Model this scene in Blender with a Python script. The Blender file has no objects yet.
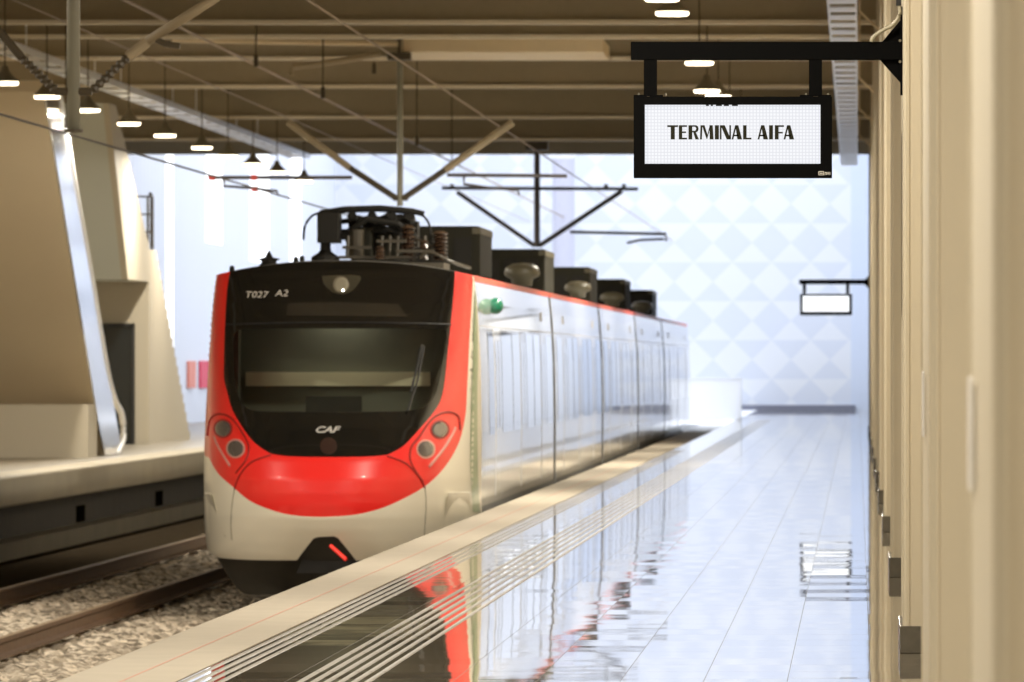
import bpy, bmesh, math, random
from mathutils import Vector, Matrix
from mathutils.geometry import delaunay_2d_cdt

random.seed(7)
S = bpy.context.scene
C = S.collection
F = 7111.0          # focal length in pixels of a 1024 px wide frame
H = 1.6             # eye height above the platform
VX, VY = 858.0, 363.0

# ------------------------------------------------------------------ camera
cd = bpy.data.cameras.new('camera')
cam = bpy.data.objects.new('camera', cd)
C.objects.link(cam)
cam.location = (0, 0, H)
cam.rotation_euler = (math.pi / 2, 0, 0)
cd.lens = 250
cd.sensor_width = 36
cd.sensor_fit = 'HORIZONTAL'
cd.shift_x = -(VX - 512) / 1024
cd.shift_y = (VY - 341) / 1024
cd.clip_start = 0.1
cd.clip_end = 600
cd.dof.use_dof = True
cd.dof.focus_distance = 40.0
cd.dof.aperture_fstop = 9.0
S.camera = cam

# ------------------------------------------------------------------ sky, exposure
w = bpy.data.worlds.new('sky')
S.world = w
w.use_nodes = True
bg = w.node_tree.nodes['Background']
bg.inputs[0].default_value = (0.90, 0.93, 1.0, 1)
bg.inputs[1].default_value = 2.1
S.view_settings.view_transform = 'Standard'
S.view_settings.look = 'None'
S.view_settings.gamma = 1
S.view_settings.use_curve_mapping = False
S.view_settings.exposure = 0.0
LAMP_POWER = 410.0
LAMP_COLOR = (1.0, 0.915, 0.77)


# ------------------------------------------------------------------ materials
def mat(name, col, rough=0.5, metal=0.0, spec=0.5, coat=0.0, noise=0.0, nscale=8.0, emit=None, estr=0.0):
    m = bpy.data.materials.new(name)
    m.use_nodes = True
    nt = m.node_tree
    b = nt.nodes['Principled BSDF']
    b.inputs['Base Color'].default_value = (*col, 1)
    b.inputs['Roughness'].default_value = rough
    b.inputs['Metallic'].default_value = metal
    b.inputs['Specular IOR Level'].default_value = spec
    b.inputs['Coat Weight'].default_value = coat
    b.inputs['Coat Roughness'].default_value = 0.03
    if emit:
        b.inputs['Emission Color'].default_value = (*emit, 1)
        b.inputs['Emission Strength'].default_value = estr
    if noise:
        tc = nt.nodes.new('ShaderNodeTexCoord')
        n = nt.nodes.new('ShaderNodeTexNoise')
        n.inputs['Scale'].default_value = nscale
        n.inputs['Detail'].default_value = 5
        nt.links.new(tc.outputs['Object'], n.inputs['Vector'])
        mx = nt.nodes.new('ShaderNodeMix')
        mx.data_type = 'RGBA'
        mx.inputs['A'].default_value = (*[c * (1 - noise) for c in col], 1)
        mx.inputs['B'].default_value = (*[min(1, c * (1 + noise)) for c in col], 1)
        nt.links.new(n.outputs['Fac'], mx.inputs['Factor'])
        nt.links.new(mx.outputs['Result'], b.inputs['Base Color'])
    return m


M = {}
M['column'] = mat('cream_panel', (0.55, 0.49, 0.37), 0.45, noise=0.04, nscale=1.5)
M['plinth'] = mat('dark_granite', (0.10, 0.09, 0.07), 0.25, noise=0.3, nscale=20)
M['wall_cream'] = mat('wall_cream', (0.62, 0.52, 0.36), 0.6, noise=0.05, nscale=1)
M['deck'] = mat('brown_deck', (0.42, 0.365, 0.26), 0.6, noise=0.06, nscale=0.8)
M['flange'] = mat('pale_flange', (0.74, 0.67, 0.55), 0.5, noise=0.05)
M['web'] = mat('beam_web', (0.32, 0.27, 0.19), 0.6, noise=0.06)
M['duct'] = mat('duct_beige', (0.72, 0.60, 0.42), 0.5, noise=0.04)
M['coping'] = mat('coping_concrete', (0.42, 0.375, 0.305), 0.75, spec=0.15, noise=0.09, nscale=3)
M['redline'] = mat('faded_red_paint', (0.50, 0.31, 0.25), 0.8, spec=0.1)
M['tactile'] = mat('tactile_beige', (0.25, 0.235, 0.21), 0.4, spec=0.4, noise=0.08, nscale=6)
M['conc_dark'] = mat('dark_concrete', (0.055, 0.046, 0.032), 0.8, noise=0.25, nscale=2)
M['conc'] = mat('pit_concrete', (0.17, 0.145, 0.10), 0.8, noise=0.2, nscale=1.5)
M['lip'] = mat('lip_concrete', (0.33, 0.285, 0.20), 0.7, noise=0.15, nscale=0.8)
M['rail'] = mat('rusty_rail', (0.13, 0.075, 0.04), 0.6, metal=0.2, noise=0.35, nscale=6)
M['railtop'] = mat('worn_rail_head', (0.24, 0.18, 0.12), 0.8, spec=0.1)
M['white'] = mat('white_panel', (0.84, 0.87, 0.92), 0.45)
M['white_plain'] = mat('white_plaster', (0.88, 0.90, 0.93), 0.6)
M['bluewall'] = mat('pale_blue_panel', (0.69, 0.765, 0.90), 0.4)
M['greybase'] = mat('grey_base', (0.20, 0.21, 0.27), 0.4)
M['red'] = mat('red_paint', (0.87, 0.024, 0.020), 0.35, spec=0.35, coat=0.55)
M['cream'] = mat('cream_paint', (0.84, 0.80, 0.68), 0.3, coat=0.6)
M['black'] = mat('black_gloss', (0.006, 0.006, 0.0055), 0.10, spec=0.4, coat=0.5)
M['side'] = mat('white_coach_paint', (0.78, 0.79, 0.78), 0.12, coat=0.7)
M['sideglass'] = mat('coach_glass', (0.10, 0.11, 0.13), 0.05, spec=1.0, coat=1.0)
M['green'] = mat('green_paint', (0.27, 0.36, 0.22), 0.3, coat=0.5)
M['emblem'] = mat('green_emblem', (0.005, 0.16, 0.09), 0.3, coat=0.5)
M['redstripe'] = mat('roofline_red', (0.80, 0.12, 0.08), 0.35, spec=0.5)
M['seam'] = mat('seam_dark', (0.03, 0.02, 0.015), 0.6)
M['redseam'] = mat('red_seam', (0.30, 0.008, 0.006), 0.5)
M['rubber'] = mat('black_rubber', (0.012, 0.012, 0.012), 0.6)
M['under'] = mat('underframe', (0.03, 0.027, 0.02), 0.55, noise=0.3)
M['olive'] = mat('olive_roof_box', (0.016, 0.015, 0.009), 0.7, spec=0.2, noise=0.1)
M['olive_light'] = mat('olive_edge', (0.07, 0.06, 0.035), 0.5)
M['iron'] = mat('black_iron', (0.010, 0.009, 0.007), 0.6, spec=0.25)
M['brown_ins'] = mat('brown_insulator', (0.045, 0.026, 0.016), 0.25)
M['pod'] = mat('pod_grey', (0.10, 0.09, 0.06), 0.4)
M['lampglass'] = mat('headlamp_lens', (0.10, 0.085, 0.08), 0.15, coat=1.0)
M['lampring'] = mat('headlamp_ring', (0.62, 0.30, 0.26), 0.3, coat=0.6)
M['lettering'] = mat('white_lettering', (0.75, 0.72, 0.66), 0.4)
M['silver'] = mat('silver_emblem', (0.75, 0.74, 0.72), 0.25, metal=0.4)
M['darkred'] = mat('dark_red_emblem', (0.03, 0.012, 0.008), 0.4)
M['redrod'] = mat('glowing_red_rod', (0.9, 0.03, 0.02), 0.35, emit=(1, 0.04, 0.02), estr=0.35)  # red given a slight glow to look brighter; the rod is no lamp
M['cabgrey'] = mat('cab_lining', (0.15, 0.155, 0.13), 0.7)
M['cabbar'] = mat('cab_cream_bar', (0.92, 0.86, 0.66), 0.6)
M['signblack'] = mat('sign_black', (0.002, 0.002, 0.002), 0.7, spec=0.06)
M['ink'] = mat('sign_ink', (0.02, 0.02, 0.012), 0.8, spec=0.1)
M['cable'] = mat('grey_cable', (0.42, 0.38, 0.27), 0.45)
M['bolt'] = mat('steel_bolt', (0.45, 0.42, 0.36), 0.35, metal=0.7)
M['lampshade'] = mat('lamp_shade', (0.17, 0.145, 0.10), 0.5)
M['lampglow'] = mat('lamp_glow', (1, 0.9, 0.7), 0.5, emit=(1, 0.86, 0.62), estr=6.0)
M['tray'] = mat('galvanised_tray', (0.86, 0.89, 0.95), 0.30, metal=0.85)
M['post'] = mat('grey_green_post', (0.24, 0.235, 0.19), 0.5)
M['arm'] = mat('beige_arm', (0.34, 0.28, 0.19), 0.5)
M['armdark'] = mat('dark_arm', (0.07, 0.055, 0.035), 0.5)
M['wire'] = mat('contact_wire', (0.36, 0.27, 0.19), 0.5)
M['wiredark'] = mat('dark_wire', (0.10, 0.09, 0.09), 0.5)
M['inspin'] = mat('pink_insulator', (0.75, 0.12, 0.10), 0.4)
M['soffit'] = mat('beige_metal_soffit', (0.66, 0.56, 0.40), 0.32, metal=0.15, noise=0.05, nscale=0.6)
M['steel'] = mat('brushed_steel', (0.95, 0.96, 0.98), 0.12, metal=0.95)
M['greywall'] = mat('grey_green_wall', (0.50, 0.52, 0.47), 0.6)
M['stairwall'] = mat('beige_stair_wall', (0.47, 0.42, 0.325), 0.6)
M['doorblack'] = mat('door_dark_glass', (0.012, 0.016, 0.018), 0.15)
M['poster_pink'] = mat('poster_salmon', (0.85, 0.30, 0.22), 0.6)
M['poster_red'] = mat('poster_crimson', (0.80, 0.08, 0.14), 0.6)
M['plate'] = mat('white_plate', (0.78, 0.76, 0.74), 0.35)


def m_floor():
    m = bpy.data.materials.new('polished_tiles')
    m.use_nodes = True
    nt = m.node_tree
    N, L = nt.nodes, nt.links
    b = N['Principled BSDF']
    b.inputs['Roughness'].default_value = 0.045
    b.inputs['IOR'].default_value = 1.55
    tc = N.new('ShaderNodeTexCoord')
    sep = N.new('ShaderNodeSeparateXYZ')
    L.new(tc.outputs['Object'], sep.inputs[0])

    def math_(op, a, v=None, c=None):
        n = N.new('ShaderNodeMath')
        n.operation = op
        for i, q in enumerate((a, v, c)):
            if q is None:
                continue
            if isinstance(q, (int, float)):
                n.inputs[i].default_value = q
            else:
                L.new(q, n.inputs[i])
        return n.outputs[0]
    tx = math_('DIVIDE', math_('ADD', sep.outputs[0], 0.358 + 0.42 * 20), 0.42)
    ty = math_('DIVIDE', math_('ADD', sep.outputs[1], 0.1), 0.84)
    ix, iy = math_('FLOOR', tx), math_('FLOOR', ty)
    cmb = N.new('ShaderNodeCombineXYZ')
    L.new(ix, cmb.inputs[0]); L.new(iy, cmb.inputs[1])
    wn = N.new('ShaderNodeTexWhiteNoise')
    wn.noise_dimensions = '2D'
    L.new(cmb.outputs[0], wn.inputs['Vector'])
    # joints
    fx = math_('FRACT', tx); fy = math_('FRACT', ty)
    jx = math_('LESS_THAN', fx, 0.0075)
    jy = math_('LESS_THAN', fy, 0.006)
    j = math_('MAXIMUM', jx, jy)
    mx = N.new('ShaderNodeMix'); mx.data_type = 'RGBA'
    sepc = N.new('ShaderNodeSeparateColor')
    L.new(wn.outputs['Color'], sepc.inputs[0])
    L.new(sepc.outputs[2], mx.inputs['Factor'])
    mx.inputs['A'].default_value = (0.13, 0.11, 0.08, 1)
    mx.inputs['B'].default_value = (0.20, 0.17, 0.125, 1)
    mj = N.new('ShaderNodeMix'); mj.data_type = 'RGBA'
    L.new(j, mj.inputs['Factor'])
    L.new(mx.outputs['Result'], mj.inputs['A'])
    mj.inputs['B'].default_value = (0.07, 0.06, 0.05, 1)
    L.new(mj.outputs['Result'], b.inputs['Base Color'])
    rr = math_('MULTIPLY_ADD', j, 0.6, 0.022)
    L.new(rr, b.inputs['Roughness'])
    # every tile lies very slightly out of true, with a soft waviness of its own
    ns = N.new('ShaderNodeTexNoise')
    ns.inputs['Scale'].default_value = 2.2
    ns.inputs['Detail'].default_value = 2
    L.new(tc.outputs['Object'], ns.inputs['Vector'])
    sn = N.new('ShaderNodeSeparateColor')
    L.new(ns.outputs['Color'], sn.inputs[0])

    def tilt(i, a1, a2):
        t = math_('MULTIPLY', math_('SUBTRACT', sepc.outputs[i], 0.5), a1)
        return math_('ADD', t, math_('MULTIPLY', math_('SUBTRACT', sn.outputs[i], 0.5), a2))
    cn = N.new('ShaderNodeCombineXYZ')
    L.new(tilt(0, 0.004, 0.004), cn.inputs[0])
    L.new(tilt(1, 0.0030, 0.0034), cn.inputs[1])
    cn.inputs[2].default_value = 1
    nm = N.new('ShaderNodeVectorMath'); nm.operation = 'NORMALIZE'
    L.new(cn.outputs[0], nm.inputs[0])
    L.new(nm.outputs[0], b.inputs['Normal'])
    return m


def m_diamond(cx, cz, a):
    m = bpy.data.materials.new('diamond_panels')
    m.use_nodes = True
    nt = m.node_tree
    N, L = nt.nodes, nt.links
    b = N['Principled BSDF']
    b.inputs['Roughness'].default_value = 0.45
    tc = N.new('ShaderNodeTexCoord')
    sep = N.new('ShaderNodeSeparateXYZ')
    L.new(tc.outputs['Object'], sep.inputs[0])

    def math_(op, x, v=None):
        n = N.new('ShaderNodeMath')
        n.operation = op
        for i, q in enumerate((x, v)):
            if q is None:
                continue
            if isinstance(q, (int, float)):
                n.inputs[i].default_value = q
            else:
                L.new(q, n.inputs[i])
        return n.outputs[0]
    ux = math_('ADD', math_('DIVIDE', math_('SUBTRACT', sep.outputs[0], cx), a), 100.5)
    uz = math_('ADD', math_('DIVIDE', math_('SUBTRACT', sep.outputs[2], cz), a), 100.5)
    dx = math_('ABSOLUTE', math_('SUBTRACT', math_('FRACT', ux), 0.5))
    dz = math_('ABSOLUTE', math_('SUBTRACT', math_('FRACT', uz), 0.5))
    ins = math_('LESS_THAN', math_('ADD', dx, dz), 0.5)
    par = math_('MODULO', math_('FLOOR', uz), 2.0)
    xor = math_('ABSOLUTE', math_('SUBTRACT', ins, par))
    mx = N.new('ShaderNodeMix'); mx.data_type = 'RGBA'
    L.new(xor, mx.inputs['Factor'])
    mx.inputs['A'].default_value = (0.83, 0.86, 0.91, 1)
    mx.inputs['B'].default_value = (0.735, 0.78, 0.87, 1)
    L.new(mx.outputs['Result'], b.inputs['Base Color'])
    return m


def m_ribbed(name, c1, c2, period):
    """pale sheet with narrow vertical ribs of another tone, along Y"""
    m = bpy.data.materials.new(name)
    m.use_nodes = True
    nt = m.node_tree
    N, L = nt.nodes, nt.links
    b = N['Principled BSDF']
    b.inputs['Roughness'].default_value = 0.4
    tc = N.new('ShaderNodeTexCoord')
    wv = N.new('ShaderNodeTexWave')
    wv.bands_direction = 'Y'
    wv.inputs['Scale'].default_value = 0.314 / period
    L.new(tc.outputs['Object'], wv.inputs['Vector'])
    mx = N.new('ShaderNodeMix'); mx.data_type = 'RGBA'
    mx.inputs['A'].default_value = (*c1, 1); mx.inputs['B'].default_value = (*c2, 1)
    L.new(wv.outputs['Fac'], mx.inputs['Factor'])
    L.new(mx.outputs['Result'], b.inputs['Base Color'])
    return m


def m_ballast():
    m = bpy.data.materials.new('ballast_stone')
    m.use_nodes = True
    nt = m.node_tree
    N, L = nt.nodes, nt.links
    b = N['Principled BSDF']
    b.inputs['Roughness'].default_value = 0.9
    b.inputs['Specular IOR Level'].default_value = 0.1
    tc = N.new('ShaderNodeTexCoord')
    v = N.new('ShaderNodeTexVoronoi')
    v.inputs['Scale'].default_value = 12
    L.new(tc.outputs['Object'], v.inputs['Vector'])
    sc = N.new('ShaderNodeSeparateColor')
    L.new(v.outputs['Color'], sc.inputs[0])
    r = N.new('ShaderNodeValToRGB')
    r.color_ramp.elements[0].color = (0.15, 0.125, 0.095, 1)
    r.color_ramp.elements[1].color = (0.72, 0.63, 0.51, 1)
    L.new(sc.outputs[0], r.inputs[0])
    L.new(r.outputs[0], b.inputs['Base Color'])
    bp = N.new('ShaderNodeBump')
    bp.inputs['Strength'].default_value = 0.9
    bp.inputs['Distance'].default_value = 0.05
    bp.invert = True
    L.new(v.outputs['Distance'], bp.inputs['Height'])
    L.new(bp.outputs[0], b.inputs['Normal'])
    return m


def m_screen(strength, pitch):
    m = bpy.data.materials.new('led_screen')
    m.use_nodes = True
    nt = m.node_tree
    N, L = nt.nodes, nt.links
    b = N['Principled BSDF']
    b.inputs['Base Color'].default_value = (0.02, 0.02, 0.02, 1)
    b.inputs['Roughness'].default_value = 0.6
    tc = N.new('ShaderNodeTexCoord')
    sep = N.new('ShaderNodeSeparateXYZ')
    L.new(tc.outputs['Object'], sep.inputs[0])

    def math_(op, x, v=None):
        n = N.new('ShaderNodeMath')
        n.operation = op
        for i, q in enumerate((x, v)):
            if q is None:
                continue
            if isinstance(q, (int, float)):
                n.inputs[i].default_value = q
            else:
                L.new(q, n.inputs[i])
        return n.outputs[0]
    fx = math_('FRACT', math_('DIVIDE', math_('ADD', sep.outputs[0], 50), pitch))
    fz = math_('FRACT', math_('DIVIDE', math_('ADD', sep.outputs[2], 50), pitch))
    g = math_('MAXIMUM', math_('LESS_THAN', fx, 0.3), math_('LESS_THAN', fz, 0.3))
    mx = N.new('ShaderNodeMix'); mx.data_type = 'RGBA'
    L.new(g, mx.inputs['Factor'])
    mx.inputs['A'].default_value = (0.93, 0.95, 1.0, 1)
    mx.inputs['B'].default_value = (0.78, 0.80, 0.86, 1)
    L.new(mx.outputs['Result'], b.inputs['Emission Color'])
    b.inputs['Emission Strength'].default_value = strength
    return m


def m_glass(name, tint, gloss=1.0):
    m = bpy.data.materials.new(name)
    m.use_nodes = True
    nt = m.node_tree
    N, L = nt.nodes, nt.links
    out = N['Material Output']
    N.remove(N['Principled BSDF'])
    tr = N.new('ShaderNodeBsdfTransparent')
    tr.inputs[0].default_value = (*tint, 1)
    gl = N.new('ShaderNodeBsdfGlossy')
    gl.inputs['Roughness'].default_value = 0.04
    fr = N.new('ShaderNodeFresnel')
    fr.inputs['IOR'].default_value = 1.5
    mx = N.new('ShaderNodeMixShader')
    L.new(fr.outputs[0], mx.inputs[0])
    L.new(tr.outputs[0], mx.inputs[1])
    L.new(gl.outputs[0], mx.inputs[2])
    L.new(mx.outputs[0], out.inputs[0])
    return m


M['floor'] = m_floor()
M['ballast'] = m_ballast()
M['screen'] = m_screen(0.95, 0.0185)
M['screen_far'] = mat('lit_screen', (0.02, 0.02, 0.02), 0.6, emit=(0.95, 0.97, 1.0), estr=1.5)
M['windscreen'] = m_glass('windscreen_glass', (0.80, 0.83, 0.76))
M['sheetwhite'] = m_ribbed('ribbed_white_sheet', (0.74, 0.78, 0.87), (0.86, 0.89, 0.95), 0.9)
M['skywindow'] = mat('daylight_window', (0.9, 0.9, 0.9), 0.5, emit=(0.95, 0.97, 1.0), estr=1.3)

# ------------------------------------------------------------------ helpers
ORIGIN = {}


def P(px, py, Y):
    return Vector(((px - VX) * Y / F, Y, H + (VY - py) * Y / F))


def tag(o, label, cat, group=None, kind=None):
    if label:
        o['label'] = label
    if cat:
        o['category'] = cat
    if group:
        o['group'] = group
    if kind:
        o['kind'] = kind
    return o


def thing(name, loc, label, cat, group=None):
    o = bpy.data.objects.new(name, None)
    o.empty_display_size = 0.2
    C.objects.link(o)
    o.location = loc
    ORIGIN[o] = Vector(loc)
    return tag(o, label, cat, group)


def obj(name, bm, m, parent=None, smooth=False, bevel=0.0, label=None):
    bmesh.ops.recalc_face_normals(bm, faces=bm.faces)
    me = bpy.data.meshes.new(name)
    bm.to_mesh(me)
    bm.free()
    org = Vector((0, 0, 0))
    if parent is not None:
        org = ORIGIN[parent]
        me.transform(Matrix.Translation(-org))
    if isinstance(m, (list, tuple)):
        for q in m:
            me.materials.append(q)
    else:
        me.materials.append(m)
    o = bpy.data.objects.new(name, me)
    C.objects.link(o)
    if parent is not None:
        o.parent = parent
    ORIGIN[o] = org
    if smooth:
        for p in me.polygons:
            p.use_smooth = True
    if bevel:
        bv = o.modifiers.new('bevel', 'BEVEL')
        bv.width = bevel
        bv.segments = 2
        bv.limit_method = 'ANGLE'
    if label:
        o['label'] = label
    return o


def single(name, bm, m, label, cat, group=None, **k):
    return tag(obj(name, bm, m, **k), label, cat, group)


def structure(name, bm, m, **k):
    return tag(obj(name, bm, m, **k), None, None, kind='structure')


def copy_tree(o, parent=None):
    c = o.copy()
    C.objects.link(c)
    if parent is not None:
        c.parent = parent
    ORIGIN[c] = ORIGIN.get(o, Vector((0, 0, 0)))
    for ch in list(o.children):
        copy_tree(ch, c)
    return c


def NB():
    return bmesh.new()


def box(bm, x0, x1, y0, y1, z0, z1):
    v = [bm.verts.new((x, y, z)) for x in (x0, x1) for y in (y0, y1) for z in (z0, z1)]
    for f in ((0, 1, 3, 2), (4, 6, 7, 5), (0, 4, 5, 1), (2, 3, 7, 6), (0, 2, 6, 4), (1, 5, 7, 3)):
        bm.faces.new([v[i] for i in f])
    return bm


def bx(*a):
    return box(NB(), *a)


def prism(bm, pts, axis, a, b):
    """pts 2-D; axis 'x': pts are (y,z); 'y': (x,z); 'z': (x,y)"""
    def mk(p, t):
        return {'x': (t, p[0], p[1]), 'y': (p[0], t, p[1]), 'z': (p[0], p[1], t)}[axis]
    va = [bm.verts.new(mk(p, a)) for p in pts]
    vb = [bm.verts.new(mk(p, b)) for p in pts]
    n = len(pts)
    bm.faces.new(va)
    bm.faces.new(vb[::-1])
    for i in range(n):
        bm.faces.new((va[i], va[(i + 1) % n], vb[(i + 1) % n], vb[i]))
    return bm


def frame(d):
    d = d.normalized()
    up = Vector((0, 0, 1)) if abs(d.z) < 0.95 else Vector((1, 0, 0))
    s = d.cross(up).normalized()
    return s, s.cross(d).normalized()


def tube(bm, pts, r, seg=8):
    """round tube through points; r a number or a list"""
    pts = [Vector(p) for p in pts]
    n = len(pts)
    rs = r if isinstance(r, (list, tuple)) else [r] * n
    rings = []
    for i in range(n):
        d = pts[min(i + 1, n - 1)] - pts[max(i - 1, 0)]
        s, u = frame(d)
        rings.append([bm.verts.new(pts[i] + s * (rs[i] * math.cos(2 * math.pi * k / seg)) + u * (rs[i] * math.sin(2 * math.pi * k / seg))) for k in range(seg)])
    for i in range(n - 1):
        for k in range(seg):
            bm.faces.new((rings[i][k], rings[i][(k + 1) % seg], rings[i + 1][(k + 1) % seg], rings[i + 1][k]))
    bm.faces.new(rings[0][::-1])
    bm.faces.new(rings[-1])
    return bm


def lathe(bm, prof, c, seg=24, axis='z'):
    """prof: (radius, height) pairs from bottom to top"""
    c = Vector(c)
    rings = []
    for r, h in prof:
        ring = []
        for k in range(seg):
            a = 2 * math.pi * k / seg
            if axis == 'z':
                p = (r * math.cos(a), r * math.sin(a), h)
            elif axis == 'y':
                p = (r * math.cos(a), h, r * math.sin(a))
            else:
                p = (h, r * math.cos(a), r * math.sin(a))
            ring.append(bm.verts.new(c + Vector(p)))
        rings.append(ring)
    for i in range(len(rings) - 1):
        for k in range(seg):
            bm.faces.new((rings[i][k], rings[i][(k + 1) % seg], rings[i + 1][(k + 1) % seg], rings[i + 1][k]))
    bm.faces.new(rings[0][::-1])
    bm.faces.new(rings[-1])
    return bm


def arc_pts(pts, n=8):
    """Catmull-Rom through 3-D points"""
    pts = [Vector(p) for p in pts]
    out = []
    for i in range(len(pts) - 1):
        p0, p1, p2, p3 = pts[max(i - 1, 0)], pts[i], pts[i + 1], pts[min(i + 2, len(pts) - 1)]
        for k in range(n):
            t = k / n
            out.append(0.5 * ((2 * p1) + (p2 - p0) * t + (2 * p0 - 5 * p1 + 4 * p2 - p3) * t * t + (3 * p1 - p0 - 3 * p2 + p3) * t ** 3))
    out.append(pts[-1])
    return out


# ================================================================== THE SETTING
Y_ROOF = 172.0      # the platform roof ends here; open daylight beyond
Y_FAR = 242.0
X_RW = 0.85
Z_FL = H + 5.05     # underside of the ceiling beams
Z_DK = H + 5.65

structure('floor', bx(-3.42, X_RW, -6, Y_FAR, -0.06, 0), M['floor'])
# coping along the platform edge, with its rounded nose
bm = NB()
prism(bm, [(-4.07, -0.14), (-4.07, -0.035), (-4.045, -0.008), (-4.0, 0.004), (-3.42, 0.004), (-3.42, -0.14)], 'y', -6, 166)
structure('trim_1', bm, M['coping'])
structure('trim_2', bx(-3.70, -3.685, -6, 120, 0.004, 0.0055), M['redline'])
structure('trim_3', bx(-4.07, -3.42, 166, Y_FAR, -0.14, 0.002), M['white_plain'])
structure('floor_far', bx(-11.9, -4.07, 184.5, Y_FAR, -1.35, 0.0), M['white_plain'])
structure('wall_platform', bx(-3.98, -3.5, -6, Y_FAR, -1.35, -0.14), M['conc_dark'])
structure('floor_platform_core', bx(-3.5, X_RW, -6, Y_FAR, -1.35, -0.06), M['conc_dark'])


def strip(name, xs, wd, y1, label):
    bm = NB()
    for x in xs:
        y = 20.0
        while y < y1:
            prism(bm, [(x - wd / 2, 0.0), (x - wd / 2 + 0.006, 0.005), (x + wd / 2 - 0.006, 0.005), (x + wd / 2, 0.0)], 'y', y, y + 2.38)
            y += 2.4
    return tag(obj(name, bm, M['tactile']), None, None, kind='structure')


strip('trim_4', [-2.80 + i * 0.068 for i in range(6)], 0.032, 200, '')
strip('trim_5', [-3.385 + i * 0.062 for i in range(4)], 0.03, 130, '')

# track pit
bm = NB()
nx, ny = 64, 460
x0, x1, y0, y1 = -10.3, -4.0, 42.0, 126.0
grid = [[bm.verts.new((x0 + (x1 - x0) * i / nx, y0 + (y1 - y0) * j / ny, -1.25 + random.uniform(-0.05, 0.05)
         + (0.10 if -9.5 < x0 + (x1 - x0) * i / nx < -8.4 else 0))) for j in range(ny + 1)] for i in range(nx + 1)]
for i in range(nx):
    for j in range(ny):
        bm.faces.new((grid[i][j], grid[i + 1][j], grid[i + 1][j + 1], grid[i][j + 1]))
bal = tag(obj('ballast', bm, M['ballast']), 'pale grey brown stone ballast spread between and beside the rails', 'ballast', kind='stuff')
structure('floor_shade_strip', bx(-12.0, -10.3, -6, Y_FAR, -1.5, -1.19), mat('ground_shade_tone', (0.030, 0.023, 0.015), 1.0, spec=0.0, noise=0.5, nscale=12))  # ground strip coloured near black for the shade below the platform edge
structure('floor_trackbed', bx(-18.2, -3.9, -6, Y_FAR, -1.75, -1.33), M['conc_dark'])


def rail(x, label):
    r = thing('rail', (x, 60, -1.2), label, 'rail')
    z = -1.0
    prof = [(-0.075, -0.19), (0.075, -0.19), (0.075, -0.17), (0.012, -0.15), (0.012, -0.05), (0.037, -0.04), (0.037, -0.006),
            (-0.037, -0.006), (-0.037, -0.04), (-0.012, -0.05), (-0.012, -0.15), (-0.075, -0.17)]
    bm = prism(NB(), [(x + a, z + b) for a, b in prof], 'y', 20, Y_FAR - 2)
    obj('web', bm, M['rail'], r)
    obj('running_head', bx(x - 0.03, x + 0.03, 20, Y_FAR - 2, z - 0.006, z), M['railtop'], r)
    return r


rail(-8.12, 'rusty running rail of the empty track, nearer the train')
rail(-9.86, 'rusty running rail of the empty track, nearer the far platform')
rail(-5.06, 'running rail beneath the train, under the platform edge')
rail(-6.50, 'running rail beneath the train, beside the empty track')

# opposite platform
structure('floor_left', bx(-17.8, -12.5, -6, Y_FAR, -0.05, 0.0), mat('far_platform_floor', (0.17, 0.145, 0.105), 0.35, noise=0.1, nscale=1))
structure('trim_6', bx(-12.5, -11.9, -6, Y_FAR, -0.42, 0.004), M['lip'], bevel=0.03)
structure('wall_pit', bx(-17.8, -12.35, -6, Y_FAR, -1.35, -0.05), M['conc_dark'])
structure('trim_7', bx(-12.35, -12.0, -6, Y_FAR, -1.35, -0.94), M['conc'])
bm = NB()
for y in (74.2, 86.9, 99.6, 112.3, 125.0):
    box(bm, -12.36, -12.335, y, y + 1.2, -0.92, -0.66)
structure('trim_8', bm, mat('niche_black', (0.006, 0.005, 0.004), 1.0, spec=0.0))

# walls
structure('wall_right', bx(X_RW, X_RW + 0.3, -6, 158, -0.1, Z_DK + 0.3), M['wall_cream'])
structure('wall_right_atrium', bx(X_RW, X_RW + 0.3, 158, Y_FAR, -0.1, 13), M['white'])
structure('wall_left', bx(-18.1, -17.8, -6, 165, -0.1, Z_DK + 0.3), M['wall_cream'])
structure('wall_left_atrium', bx(-18.1, -17.8, 165, Y_FAR, -0.1, 13), M['sheetwhite'])
structure('wall_rear', bx(-18.1, X_RW + 0.3, -6.3, -6, -1.4, Z_DK + 0.3), M['wall_cream'])
structure('wall_far', bx(-18.1, -0.24, Y_FAR, Y_FAR + 0.3, -1.4, 13), m_diamond(-4.27, 5.69, 1.325))
structure('wall_far_corner', bx(-0.24, X_RW + 0.3, Y_FAR - 0.02, Y_FAR + 0.3, -0.1, 13), M['bluewall'])
structure('baseboard_far', bx(-4.2, -0.1, Y_FAR - 0.18, Y_FAR, 0, 0.17), M['greybase'])
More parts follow.
